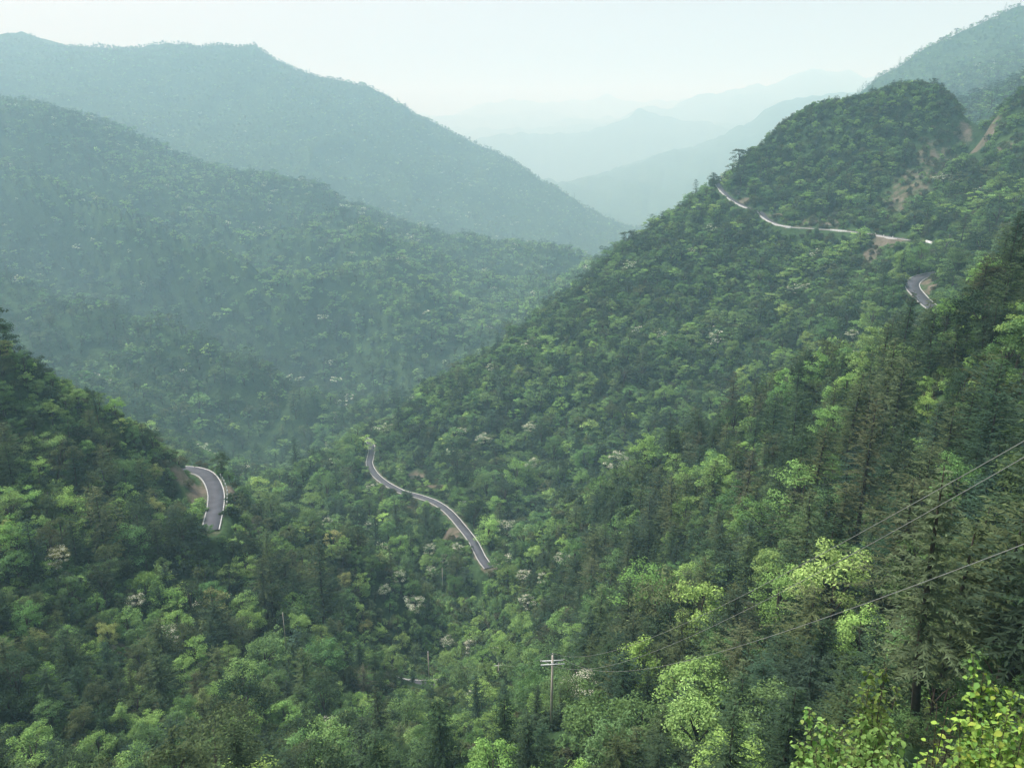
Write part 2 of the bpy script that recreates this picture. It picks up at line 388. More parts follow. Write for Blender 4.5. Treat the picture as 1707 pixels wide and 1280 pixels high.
# bare patches: (u, v, Y, radius, strength)
BARE = [(1508,335,492,16,.58),(1530,300,506,17,.58),(1552,272,516,15,.55),(1575,262,525,9,.5),(1482,365,480,11,.55),
        (1637,238,527,7,1),(1642,224,530,6,.95),(1652,214,531,4,.75),(1634,246,526,5,1),(1606,230,556,5,.6),(1604,245,552,5,.7),(1668,252,500,4,.8),(1690,252,490,4,.75),
        (1228,325,588,5,.8),(1240,333,575,6,.8),(1290,360,535,6,.7),(1345,372,508,8,.6),(1385,372,498,10,.55),(1330,368,515,6,.6),
        (1470,412,448,9,.9),(1455,425,440,7,.8),(1445,435,435,7,.6),(1485,408,452,8,.8),(1455,455,425,6,.5),
        (700,810,372,8,.95),(715,812,366,9,.95),(730,822,358,7,.8),(690,800,380,7,.7),(770,860,322,5,.6),
        (750,895,300,6,.8),(738,905,296,5,.5),(765,905,295,4,.7),(685,850,345,5,.6),(675,868,330,5,.5),
        (310,800,233,5,.75),(320,815,229,5,.8),(330,835,224,4,.7),(300,790,234,4,.6),(395,830,236,6,.7),(400,845,232,6,.6),
        (1545,470,362,4,.95),(1548,482,352,4,.8),(1310,655,190,4,.3),(1520,560,160,5,.3),(200,1090,118,3,.7),(205,1105,116,3,.6),(1250,1150,68,3,.6),(1030,1185,88,3,.5),(1380,1180,44,2.5,.6),(1500,1205,36,3,.5)]
soil = np.zeros_like(RR); nc_ = RR.shape[1]; BARE_AT = []
for u, v, yy, rad, s in BARE:
    th_, t_ = tan_of(u, v); j_ = int(np.clip(np.searchsorted(ths, th_), 0, nc_-1)); col_ = np.where(lrs > math.log(yy*0.78), ZZ[:, j_]/RR[:, j_], -9)
    k_ = int(np.argmax(col_ >= t_)); p = (X[k_, j_], Y[k_, j_]) if col_[k_] >= t_ else P(u, v, yy)
    BARE_AT.append((float(p[0]), float(p[1]), rad, s))
    d = np.sqrt((X-p[0])**2 + (Y-p[1])**2)/rad
    soil = np.maximum(soil, s*np.clip(1.6-d, 0, 1))
for L in (road_valley, road_bend, road_hairpin, road_ridge, road_gully):
    for p in L:
        m = (np.abs(RR-math.hypot(p[0], p[1])) < 10)
        d = np.sqrt((X[m]-p[0])**2 + (Y[m]-p[1])**2)
        soil[m] = np.maximum(soil[m], 0.55*np.clip((5.0-d)/2.2, 0, 1))
nr, nc = RR.shape
idx = np.arange(nr*nc).reshape(nr, nc)
quads = np.stack([idx[:-1, :-1], idx[:-1, 1:], idx[1:, 1:], idx[1:, :-1]], -1)      # facing up
quads = quads[..., ::-1]
rc = np.exp(0.5*(LR[:-1, :-1]+LR[1:, 1:])); tc = 0.5*(TH[:-1, :-1]+TH[1:, 1:])
zone = np.zeros(rc.shape, int)
zone[rc > 560] = 1
zone[(rc > 1900)] = 2
zone[(tc > D(7)) & (rc > 560) & (rc < 760)] = 0
zone[(tc > D(9)) & (rc >= 760)] = 4
zone[rc > 4000] = 3
ALLV = np.stack([X, Y, ZZ], -1).reshape(-1, 3)
ZLAB = {0: ('terrain', 'steep forested ground of the near slopes, the gully and the right ridge', 'hillside'),
        1: ('hill', 'hazy green mountainside filling the left behind the near spur', 'mountain'),
        2: ('mountain', 'pale blue-green mountain with a long skyline falling from the left, behind the hazy mountainside', 'mountain'),
        4: ('mountain', 'dark blue-green peak rising behind the knoll and the gap at upper right', 'mountain'),
        3: ('mountain_range', 'faint blue ranges fading into haze at the valley mouth', 'mountains')}
terrain_objs = {}
for zi, (nm, lab, cat) in ZLAB.items():
    q = quads[zone == zi]
    used, inv = np.unique(q.ravel(), return_inverse=True)
    vv = ALLV[used]
    me = mesh_from(nm, vv, inv, np.full(len(q), 4), (M_GROUND,), smooth=True)
    a = me.attributes.new('soil', 'FLOAT', 'POINT'); a.data.foreach_set('value', soil.ravel()[used].astype(np.float32))
    if zi == 0:     # close the sheet under the viewpoint
        pass
    terrain_objs[zi] = tag(obj(nm, me), lab, cat, kind='structure')

# visibility bookkeeping on the polar grid: horizon of nearer ground
TT = ZZ/RR
HOR = np.maximum.accumulate(TT, axis=0)
def grid_lookup(grid, th, r):
    i = np.clip(np.searchsorted(lrs, np.log(r))-1, 0, nr-1)
    j = np.clip(np.searchsorted(ths, th)-1, 0, nc-1)
    return grid[i, j]
def ground_hit(u, v, lift=0.0, rmin=6.0):
    """first ground point whose height + lift is met by the ray through the pixel"""
    th, t = tan_of(u, v)
    j = np.clip(np.searchsorted(ths, th), 0, nc-1)
    col = (ZZ[:, j]+lift)/RR[:, j]
    k = np.where((col >= t) & (RR[:, j] > rmin))[0]
    r = RR[k[0], j] if len(k) else 300.0
    if len(k) and k[0] > 0:
        a, b = col[k[0]-1], col[k[0]]
        s = (t-a)/(b-a) if b > a else 1
        r = RR[k[0]-1, j]*(1-s) + r*s
    z = float(height(np.array([th]), np.array([math.log(r)]))[0])
    return np.array([math.sin(th)*r, math.cos(th)*r, z])

# ------------------------------------------------------------------ tubes, boxes, ribbons
class MB:
    def __init__(s): s.v = []; s.f = []; s.m = []
    def tube(s, pts, radii, n=6, mat=0, cap=True):
        pts = [Vector(p) for p in pts]; base = len(s.v)
        ref = None
        for i, p in enumerate(pts):
            d = (pts[min(i+1, len(pts)-1)]-pts[max(i-1, 0)]).normalized()
            a = d.orthogonal().normalized() if ref is None else (ref - d*ref.dot(d)).normalized()
            ref = a; b = d.cross(a)
            for k in range(n):
                an = 2*math.pi*k/n
                s.v.append(tuple(p + (a*math.cos(an)+b*math.sin(an))*radii[i]))
        for i in range(len(pts)-1):
            for k in range(n):
                a0 = base+i*n+k; a1 = base+i*n+(k+1) % n
                s.f.append((a0, a1, a1+n, a0+n)); s.m.append(mat)
        if cap:
            s.f.append(tuple(base+k for k in range(n))[::-1]); s.m.append(mat)
            s.f.append(tuple(base+(len(pts)-1)*n+k for k in range(n))); s.m.append(mat)
        return s
    def box(s, c, half, ax=(1, 0, 0), ay=(0, 1, 0), az=(0, 0, 1), mat=0):
        c = Vector(c); ax, ay, az = Vector(ax)*half[0], Vector(ay)*half[1], Vector(az)*half[2]; b = len(s.v)
        for i in (-1, 1):
            for j in (-1, 1):
                for k in (-1, 1): s.v.append(tuple(c+ax*i+ay*j+az*k))
        for q in ((0, 1, 3, 2), (4, 6, 7, 5), (0, 4, 5, 1), (2, 3, 7, 6), (0, 2, 6, 4), (1, 5, 7, 3)):
            s.f.append(tuple(b+i for i in q)); s.m.append(mat)
        return s
    def mesh(s, name, mats, smooth=False):
        return mesh_from(name, s.v, [i for q in s.f for i in q], [len(q) for q in s.f], mats, s.m, smooth)

def line_frames(L):
    d = np.gradient(L, axis=0); d[:, 2] = 0; d /= np.linalg.norm(d, axis=1)[:, None]
    return np.stack([d[:, 1], -d[:, 0], np.zeros(len(d))], 1)      # to the right of the walking direction
def ribbon(name, L, a, b, dz, mat, thick=0.0, sl=slice(None)):
    n = line_frames(L); L = L[sl]; n = n[sl]
    up = np.array([0, 0, 1.0])
    top = [L+n*a+up*dz, L+n*b+up*dz]
    prof = [top[0]-up*thick, top[0], top[1], top[1]-up*thick] if thick else top
    k = len(prof); m = len(L)
    V = np.stack(prof, 1).reshape(-1, 3)
    Fq = []
    for i in range(m-1):
        for j in range(k-1):
            Fq += [i*k+j, (i+1)*k+j, (i+1)*k+j+1, i*k+j+1][::-1]
    return mesh_from(name, V, Fq, [4]*((m-1)*(k-1)), (mat,))

# ------------------------------------------------------------------ roads
def road(L, wd, label, kl=(0, None), kr=(0, None), kerb_w=0.13):
    o = tag(obj('road', ribbon('road', L, -wd/2, wd/2, 0, M_ASPH, 0.3)), label, 'road', kind='structure')
    for (a, b), side in ((kl, -1), (kr, 1)):
        if a is None: continue
        x0, x1 = sorted((side*wd/2, side*(wd/2-kerb_w)))
        tag(obj('edge_line', ribbon('edge_line', L, x0, x1, 0.03, M_WHITE, 0.03, slice(a, b)), o))
        x0, x1 = sorted((side*wd/2, side*(wd/2+0.16)))
        tag(obj('kerb', ribbon('kerb', L, x0+0.01*(side > 0), x1-0.01*(side < 0), 0.14, M_CONC, 0.5, slice(a, b)), o))
    return o
road(road_valley, 3.7, 'grey asphalt road with white edge lines winding along the valley bottom')
road(road_bend, 4.8, 'curved grey asphalt road with white edges rounding the nose of the near spur')
road(road_gully, 3.6, 'short strip of grey road crossing the gully beside a bare pole')
outer_ridge = 1 if line_frames(road_ridge)[len(road_ridge)//2][1] < 0 else -1
road(road_ridge, 4.0, 'road cut across the slope below the knoll on the right ridge', (None, None) if outer_ridge > 0 else (0, None), (0, None) if outer_ridge > 0 else (None, None))
road(road_hairpin, 6.0, 'grey hairpin road above the dark conifers on the right')

def post(p, h, label, group, name='guard_post', w=0.16):
    o = tag(obj(name, post_me[0] if name == 'guard_post' else post_me[1], None, p), label, 'post', group)
    return o
post_me = [MB().box((0, 0, 0.42), (0.15, 0.15, 0.55)).box((0, 0, 1.02), (0.12, 0.12, 0.05)).mesh('guard_post', (M_WHITE,)), None]
nb = line_frames(road_bend); sp = list(range(4, len(road_bend)-6, 1))
ords = ['nearest', 'second', 'third', 'fourth', 'fifth', 'sixth', 'seventh', 'eighth', 'ninth', 'tenth', 'eleventh', 'twelfth', 'thirteenth', 'fourteenth', 'fifteenth', 'sixteenth', 'seventeenth', 'eighteenth', 'nineteenth', 'twentieth']
side_out = 1 if (nb[len(nb)//2][0] > 0) else -1
for k, i in enumerate(sp[:16]):
    p = road_bend[i]+nb[i]*side_out*3.3; 
    post(p, 0.9, ('white guard post on the outer edge of the curved road, %s from its near end' % ords[k]).replace('nearest from its near end', 'first from its near end'), 'guard posts along the curved road')
nh = line_frames(road_ridge)
ux = np.array([project(p)[0] for p in road_ridge])
outer = 1 if nh[len(nh)//2][1] < 0 else -1            # the side towards the camera
# parapet walls, piece by piece, on the edge towards the valley
for a, b, lab in ((1204, 1231, 'pale low wall along the far end of the ridge road'), (1233, 1247, 'short pale low wall just below the far ridge road end'),
                  (1264, 1318, 'bright low wall rounding the kink of the ridge road'), (1383, 1414, 'short white low wall on the level part of the ridge road')):
    ii = np.where((ux > a) & (ux < b))[0]
    if len(ii) < 2: continue
    x0, x1 = sorted((outer*2.1, outer*2.45))
    me = ribbon('roadside_wall', road_ridge, x0, x1, 0.6, M_CONCL, 1.4, slice(ii[0], ii[-1]+2))
    tag(obj('roadside_wall', me), lab, 'low wall', 'low walls beside the ridge road')
ii = np.where((ux > 1462) & (ux < 1508))[0]
for k, i in enumerate(ii[::2]):
    post(road_ridge[i]+nh[i]*outer*2.6, 0.9, 'white guard post on top of the grey retaining wall, %s from the valley side' % ('first' if k == 0 else ords[k]), 'guard posts above the retaining wall')
x0, x1 = sorted((outer*2.75, outer*3.4))
tag(obj('retaining_wall', ribbon('retaining_wall', road_ridge, x0, x1, 0.1, M_CONC, 6.0, slice(ii[0], ii[-1]+1))), 'grey concrete retaining wall below the ridge road with white posts on top', 'retaining wall')
i2 = np.where((ux > 1545) & (ux < 1560))[0]
if len(i2) > 1:
    tag(obj('roadside_wall', ribbon('roadside_wall', road_ridge, x0, x1, 0.8, M_WHITE, 1.6, slice(i2[0], i2[-1]+2))), 'small pale wall end of the ridge road among the trees above the hairpin', 'low wall', 'low walls beside the ridge road')

# ------------------------------------------------------------------ utility poles and wires
def rot_xy(a): return (math.cos(a), math.sin(a), 0), (-math.sin(a), math.cos(a), 0)
def crossarm_pole(base, top_z, label, arm_len, arm_ang, arm_drop, rad=0.19, double=True, mat=None, detail=True):
    o = tag(empty('utility_pole', base), label, 'utility pole', 'utility poles in the valley')
    H = top_z-base[2]
    mat = mat or M_POLE
    obj('pole_shaft', MB().tube([(0, 0, -1.0), (0, 0, H*0.5), (0, 0, H)], [rad, rad*0.82, rad*0.62], 10).mesh('pole_shaft', (mat,), True), o)
    ax, ay = rot_xy(arm_ang)
    if arm_len:
        zc = H-arm_drop
        for s in ((-1, 1) if double else (1,)):
            c = Vector(ay)*s*(rad+0.06)+Vector((0, 0, zc+0.1*s))
            obj('crossarm', MB().box(c, (arm_len/2, 0.05, 0.085), ax, ay).mesh('crossarm', (M_GALV,)), o)
        spots = [Vector(ax)*q*arm_len/2*0.94+Vector((0, 0, zc+0.2)) for q in (-1, 1)] + [Vector((0, 0, H))]
        for q in spots:
            m = MB().tube([q, q+Vector((0, 0, .12)), q+Vector((0, 0, .13)), q+Vector((0, 0, .2)), q+Vector((0, 0, .22)), q+Vector((0, 0, .34)), q+Vector((0, 0, .4))], [.025, .025, .09, .075, .1, .07, .03], 8)
            obj('insulator', m.mesh('insulator', (M_CER,), True), o)
        if detail:
            for s in (-1, 1):
                obj('brace', MB().tube([Vector((0, 0, zc-0.75))+Vector(ay)*rad*0.8, Vector(ax)*s*arm_len*0.25+Vector((0, 0, zc-0.02))+Vector(ay)*(rad+0.02)], [.025, .025], 5).mesh('brace', (M_GALV,)), o)
            obj('pole_band', MB().tube([(0, 0, zc-0.12), (0, 0, zc+0.12)], [rad*0.85, rad*0.85], 10).mesh('pole_band', (M_GALV,)), o)
    return o, [Vector(base)+q+Vector((0, 0, .38)) for q in (spots if arm_len else [Vector((0, 0, H-0.3))])]
b1 = P(919, 1213, 95.0); t1 = P(919.5, 1092, 95.0)
main_pole, ins1 = crossarm_pole(b1, t1[2], 'tall concrete utility pole with a double steel crossarm standing in the gully', 3.5, math.radians(4), 1.25, 0.235)
def far_pole(u, vt, Y, H, label, arm, drop=0.6, rad=0.14, mat=None):
    t = P(u, vt, Y); b = t.copy(); gz = float(height_xy(np.array([t[0]]), np.array([t[1]]))[0]); b[2] = min(t[2]-H, max(gz, t[2]-H-4))
    return crossarm_pole(b, t[2], label, arm, math.radians(8), drop, rad, False, mat, False)
_, ins2 = far_pole(831, 1107, 178, 8.5, 'small pale crossarm pole half hidden in bushes beyond the tall pole', 2.4)
_, ins3 = far_pole(798, 974, 262, 9, 'slim crossarm pole among bushes below the end of the valley road', 2.6)
_, ins4 = far_pole(791.5, 940, 288, 8, 'tiny crossarm pole beside the near end of the valley road', 2.6)
_, ins5 = far_pole(737, 946, 262, 9, 'thin pale pole without crossarm beside the white-flowering trees', 0)
wp = P(713.5, 1086, 187); wb = P(716, 1139, 187.0); wb[2] -= 0.6
o = tag(empty('utility_pole', wb), 'leaning bare wooden pole beside the short road strip in the gully', 'utility pole', 'utility poles in the valley')
dw = Vector(wp-wb)
obj('pole_shaft', MB().tube([Vector((0, 0, -.6)), dw*0.5, dw], [.2, .17, .13], 8).mesh('pole_shaft', (M_WOOD,), True), o)
obj('pole_cap', MB().tube([dw*0.995, dw*1.01], [.15, .12], 8).mesh('pole_cap', (M_GALV,), True), o)
_, ins7 = far_pole(471, 1020, 150, 5, 'short pale post standing among the dark trees of the near left spur', 0, rad=0.1)

def wire(pts, r, label, mat, group):
    return tag(obj('power_line', MB().tube(pts, [r]*len(pts), 5).mesh('power_line', (mat,), True)), label, 'power line', group)
def wire_through(a, ctrl, r, label, mat, group, Yend=14.0, uend=1850, n=60):
    """one sagging span in a vertical plane from point a to the right, through the given pixels"""
    e = P(uend, 700, Yend); a = np.array(a)
    d = e[:2]-a[:2]
    S = [0.0]; Zs = [a[2]]
    for u, v in ctrl:
        th, t = tan_of(u, v)
        # intersect the plan ray with the span's line
        M = np.array([[math.sin(th), -d[0]], [math.cos(th), -d[1]]]); k, s = np.linalg.solve(M, a[:2])
        S.append(s); Zs.append(t*k)
    cf = np.polyfit(S, Zs, 2, w=[30]+[1]*len(ctrl))
    s = np.linspace(0, 1.5, n)
    return wire([Vector((a[0]+d[0]*x, a[1]+d[1]*x, np.polyval(cf, x))) for x in s], r, label, mat, group)
GW = 'power lines crossing the right slope'
wire_through(ins1[2], [(1000,1086),(1140,1046),(1300,963),(1450,880),(1600,793),(1707,729)], 0.0105, 'uppermost pale wire rising from the tall pole across the right slope', M_WIRE, GW)
wire_through(ins1[0], [(1000,1110),(1130,1073),(1300,990),(1500,880),(1707,757)], 0.0105, 'middle pale wire rising from the tall pole across the right slope', M_WIRE, GW)
wire_through(ins1[1], [(1040,1117),(1140,1104),(1300,1057),(1400,1020),(1550,965),(1707,906)], 0.0105, 'lowest pale wire sagging from the tall pole across the right slope', M_WIRE, GW)
def span(a, b, sag, r, label, mat, group, n=24):
    a, b = Vector(a), Vector(b)
    return wire([a.lerp(b, k/n)-Vector((0, 0, sag*4*(k/n)*(1-k/n))) for k in range(n+1)], r, label, mat, group)
span(ins1[2], ins2[2], 1.5, 0.012, 'thin wire between the tall pole and the half-hidden crossarm pole', M_WIRE, 'power lines down the gully')
span(ins2[2], ins3[2], 2.0, 0.012, 'thin wire between the half hidden crossarm pole and the slim pole', M_WIRE, 'power lines down the gully')
span(ins3[2], ins4[2], 1.0, 0.012, 'thin wire between the slim pole and the tiny roadside pole', M_WIRE, 'power lines down the gully')
span(P(-60, 965, 105), P(300, 1014, 150), 0.6, 0.02, 'thin dark wire over the near left spur', M_DWIRE, 'power lines on the left spur')

# ------------------------------------------------------------------ tree meshes
def diamonds(c, u, v):
    """leaf-shaped quads: centres, half-length and half-width vectors"""
    V = np.stack([c-u, c+v*0.9-u*0.1, c+u, c-v*0.9-u*0.1], 1)
    return V.reshape(-1, 3)
def unit(a): return a/np.maximum(np.linalg.norm(a, axis=-1, keepdims=True), 1e-6)
def crown_mesh(name, verts, shade, midx, mats):
    n = len(verts)//4
    me = mesh_from(name, verts, np.arange(n*4), np.full(n, 4), mats, midx)
    a = me.attributes.new('shade', 'FLOAT', 'FACE'); a.data.foreach_set('value', np.asarray(shade, np.float32))
    return me
def broadleaf(seed, H, R, clumps, per, leaf, flat=0.45, blossom=0.0, low=0.22):
    """returns crown (verts, shade, mat index) and trunk MB"""
    g = np.random.default_rng(seed)
    cz = H*(0.5+low/2); rz = H*(0.5-low/2)
    V = []; S = []; Mi = []; tips = []
    lean = g.normal(0, 0.08, 2)*H
    for k in range(clumps):
        d = g.normal(size=3); d[2] = d[2]*0.9+0.25; d /= np.linalg.norm(d)
        rad = g.uniform(0.45, 1.0)**0.6*(0.8+0.35*g.random())
        c = np.array([d[0]*R*rad+lean[0]*.5, d[1]*R*rad+lean[1]*.5, cz+d[2]*rz*rad])
        # wider low, rounded top
        cr = R*g.uniform(0.26, 0.46)
        tips.append(c.copy())
        q = unit(g.normal(size=(per, 3))); q[:, 2] = q[:, 2]*flat+0.1
        pos = c+q*cr*g.uniform(0.35, 1.0, (per, 1))
        pos[:, 2] -= 0.25*np.hypot(pos[:, 0]-c[0], pos[:, 1]-c[1])      # plates droop at their rim
        nrm = unit(q*np.array([0.7, 0.7, 0.7])+np.array([0, 0, 0.75])+g.normal(0, 0.45, (per, 3)))
        a = unit(np.cross(nrm, g.normal(size=(per, 3)))); b = np.cross(nrm, a)
        sz = leaf*g.uniform(0.6, 1.3, (per, 1))
        V.append(diamonds(pos, a*sz, b*sz*0.55))
        cs = g.uniform(0.75, 1.25)
        S.append(cs*g.uniform(0.75, 1.25, per))
        fl = (q[:, 2] > 0.12) & (g.random(per) < blossom) & (g.random() < 0.8)
        Mi.append(fl.astype(int)); S[-1][fl] = g.uniform(0.6, 1.1, fl.sum())
    mb = MB()
    r0 = 0.02*H+0.04
    fork = Vector((lean[0]*.3, lean[1]*.3, H*0.38))
    mb.tube([(0, 0, -0.6), (0, 0, H*0.15), tuple(fork), (lean[0]*.5, lean[1]*.5, H*0.72)], [r0*1.25, r0, r0*0.8, r0*0.3], 6)
    for c in tips[:7]:
        c = Vector(c); st = Vector((lean[0]*.3, lean[1]*.3, min(H*0.25+0.3*(c.z-H*.3), c.z)))
        md = st.lerp(c, 0.5)+Vector((0, 0, 0.06*H)); mb.tube([st, md, c], [r0*0.5, r0*0.35, r0*0.12], 4)
    return (np.vstack(V), np.concatenate(S), np.concatenate(Mi)), mb
def conifer(seed, H, R, whorls, per, steps, spray, start=0.22, taper=0.75, droop=0.25):
    g = np.random.default_rng(seed)
    V = []; S = []
    mb = MB(); r0 = 0.011*H+0.05
    bend = g.normal(0, 0.012, 2)*H
    mb.tube([(0, 0, -0.6), (0, 0, H*0.3), (bend[0]*.5, bend[1]*.5, H*0.7), (bend[0], bend[1], H*0.99)], [r0*1.2, r0*0.9, r0*0.5, r0*0.08], 6)
    for wv in range(whorls):
        f = wv/(whorls-1); hz0 = H*(start+(0.97-start)*f)
        L0 = R*((1-f)**taper*0.95+0.07)*(0.55+0.45*min(1, f*4+0.25))
        n = max(3, int(round(per*(1-0.45*f))))
        for b in range(n):
            if g.random() < 0.12: continue
            an = 2*math.pi*(b+g.random()*0.9)/n + wv*2.4; hz = hz0+g.normal(0, 0.018*H)*(1-f*.7)
            L = L0*g.uniform(0.45, 1.3)
            d = np.array([math.cos(an), math.sin(an), 0]); sd = np.array([-d[1], d[0], 0])
            up0 = g.uniform(-0.05, 0.35)+0.5*f; dr = droop*g.uniform(0.6, 1.5)
            m = max(2, int(round(steps*L/R+1)))
            s = (np.arange(m)+g.uniform(0.3, 0.8, m))/m
            x = L*s
            cen = np.array([bend[0]*f, bend[1]*f, hz]) + d*x[:, None]; cen[:, 2] += up0*x-dr*x*x/max(R, 1e-3)
            bs = g.uniform(0.72, 1.25)
            for sgn in (-1, 0, 1):
                k = len(x)
                dirv = unit(d*(0.75 if sgn else 1.2)+sd*sgn*0.8+np.stack([g.normal(0, .2, k), g.normal(0, .2, k), g.normal(-0.15, .22, k)], 1))
                wl = spray*g.uniform(0.65, 1.25, (k, 1))*(0.6+0.6*(1-s[:, None]) if sgn else 0.8)
                nrm = unit(np.array([0, 0, 1.0])+g.normal(0, 0.5, (k, 3)))
                sw = unit(np.cross(nrm, dirv))
                V.append(diamonds(cen+dirv*wl*0.8, dirv*wl, sw*wl*0.27))
                S.append(bs*g.uniform(0.75, 1.25, k)*(1.15 if sgn == 0 else 1.0))
    V = np.vstack(V); S = np.concatenate(S)
    return (V, S, np.zeros(len(S), int)), mb
def joined(name, crown, mb, mats):
    """crown and trunk as one mesh, for the trees of the wood at large"""
    cv, cs, ci = crown; n = len(cs)
    tv = np.array(mb.v); tf = mb.f
    flat = list(range(n*4)) + [i+n*4 for q in tf for i in q]
    me = mesh_from(name, np.vstack([cv, tv]), flat, [4]*n+[len(q) for q in tf], mats, list(ci)+[2]*len(tf))
    a = me.attributes.new('shade', 'FLOAT', 'FACE'); a.data.foreach_set('value', np.r_[cs, np.ones(len(tf))].astype(np.float32))
    return me
FM = (M_FOL, M_BLOS, M_BARK)
# unit trees: real metres at scale 1
KINDS = {}
def make_kind(kind, builders):
    """builders: list of functions lod -> (crown, trunk)"""
    KINDS[kind] = builders
def cf(seed, H, R, start=0.2, taper=0.75, droop=.25):
    def f(lod):
        if lod == 0: return conifer(seed, H, R, 24, 9, 13, 0.19, start, taper, droop)
        if lod == 1: return conifer(seed, H, R, 15, 7, 6, 0.36, start, taper, droop)
        return conifer(seed, H, R, 7, 5, 2, 0.7, start, taper, droop)
    return f
def bl(seed, H, R, flat=.45, blossom=0.0, low=.2, n=34):
    def f(lod):
        if lod == 0: return broadleaf(seed, H, R, n, 120, 0.125*(R/2.6)**.5, flat, blossom, low)
        if lod == 1: return broadleaf(seed, H, R, 26, 36, 0.23*(R/2.6)**.5, flat, blossom, low)
        return broadleaf(seed, H, R, 16, 12, 0.5*(R/2.6)**.5, flat, blossom, low)
    return f
make_kind('conifer', [cf(1, 9, 2.7, .12, .6), cf(2, 7.8, 2.9, .08, .42), cf(3, 12, 2.5, .28, .6), cf(4, 7.5, 2.8, .1, .38, .35), cf(5, 8.5, 3.2, .14, .42, .15), cf(6, 6.8, 2.5, .06, .5)])
make_kind('broadleaf', [bl(11, 7, 2.6), bl(12, 8, 2.7, .4), bl(13, 6.5, 2.9, .35), bl(14, 7.5, 2.3, .6), bl(15, 6, 2.6, .5), bl(16, 8.5, 3.0, .4)])
make_kind('flowering', [bl(21, 6.5, 2.6, .3, .75, .25), bl(22, 7, 2.4, .3, .7, .25), bl(23, 6, 2.8, .25, .85, .2)])
make_kind('shrub', [bl(31, 2.2, 1.5, .6, 0, .0, 14), bl(32, 1.8, 1.3, .7, 0, .0, 14), bl(33, 2.6, 1.5, .6, 0, .0, 14)])
TINTS = {   # linear base colours
 'fir':    ((0.099, 0.142, 0.080), 'greyish green'),
 'dark':   ((0.044, 0.076, 0.039), 'dark green'),
 'blue':   ((0.045, 0.082, 0.051), 'bluish green'),
 'olive':  ((0.086, 0.122, 0.054), 'olive green'),
 'brown':  ((0.083, 0.099, 0.054), 'brownish'),
 'mid':    ((0.109, 0.203, 0.074), 'mid green'),
 'bright': ((0.180, 0.307, 0.095), 'bright green'),
 'lime':   ((0.254, 0.407, 0.119), 'lime green'),
 'yellow': ((0.214, 0.261, 0.099), 'yellow-green'),
}

# ------------------------------------------------------------------ where the trees stand
def jitter_grid(sp, r0, r1, th0=-46, th1=46):
    n = int(2*r1/sp)
    gx, gy = np.meshgrid((np.arange(n)-n/2)*sp, np.arange(int(r1/sp))*sp)
    x = gx.ravel()+rng.uniform(-.45, .45, gx.size)*sp; y = gy.ravel()+rng.uniform(-.45, .45, gx.size)*sp
    r = np.hypot(x, y); th = np.arctan2(x, y)
    m = (r > r0) & (r < r1) & (np.abs(th) < D(th1))
    return x[m], y[m]
def dist_to_roads(x, y, lim=40):
    best = np.full(len(x), 1e9)
    for _, L, wd in ROADS:
        for k in range(len(L)):
            best = np.minimum(best, np.hypot(x-L[k, 0], y-L[k, 1]))
    return best
T = dict(x=[], y=[], z=[], s=[], kind=[], var=[], tint=[], zone=[], fix=[])
def add_trees(x, y, z, s, kind, var, tint, zone, fix=False):
    T['x'].append(x); T['y'].append(y); T['z'].append(z); T['s'].append(s); T['kind'].append(kind); T['var'].append(var); T['tint'].append(tint); T['zone'].append(zone)
    T['fix'].append(np.full(len(x), fix))
TK = list(TINTS)
KN = list(KINDS)
HT = {'conifer': [9, 7.8, 12, 7.5, 8.5, 6.8], 'broadleaf': [7, 8, 6.5, 7.5, 6, 8.5], 'flowering': [6.5, 7, 6], 'shrub': [2.2, 1.8, 2.6]}
RD = {'conifer': 2.7, 'broadleaf': 2.7, 'flowering': 2.6, 'shrub': 1.5}
def soil_at(x, y):
    return grid_lookup(soil, np.arctan2(x, y), np.hypot(x, y))
def choose(p, names, n):
    """p: (n, k) weights"""
    c = np.cumsum(p/p.sum(1, keepdims=True), 1); u = rng.random((n, 1))
    return np.array(names)[np.minimum((u > c).sum(1), len(names)-1)]
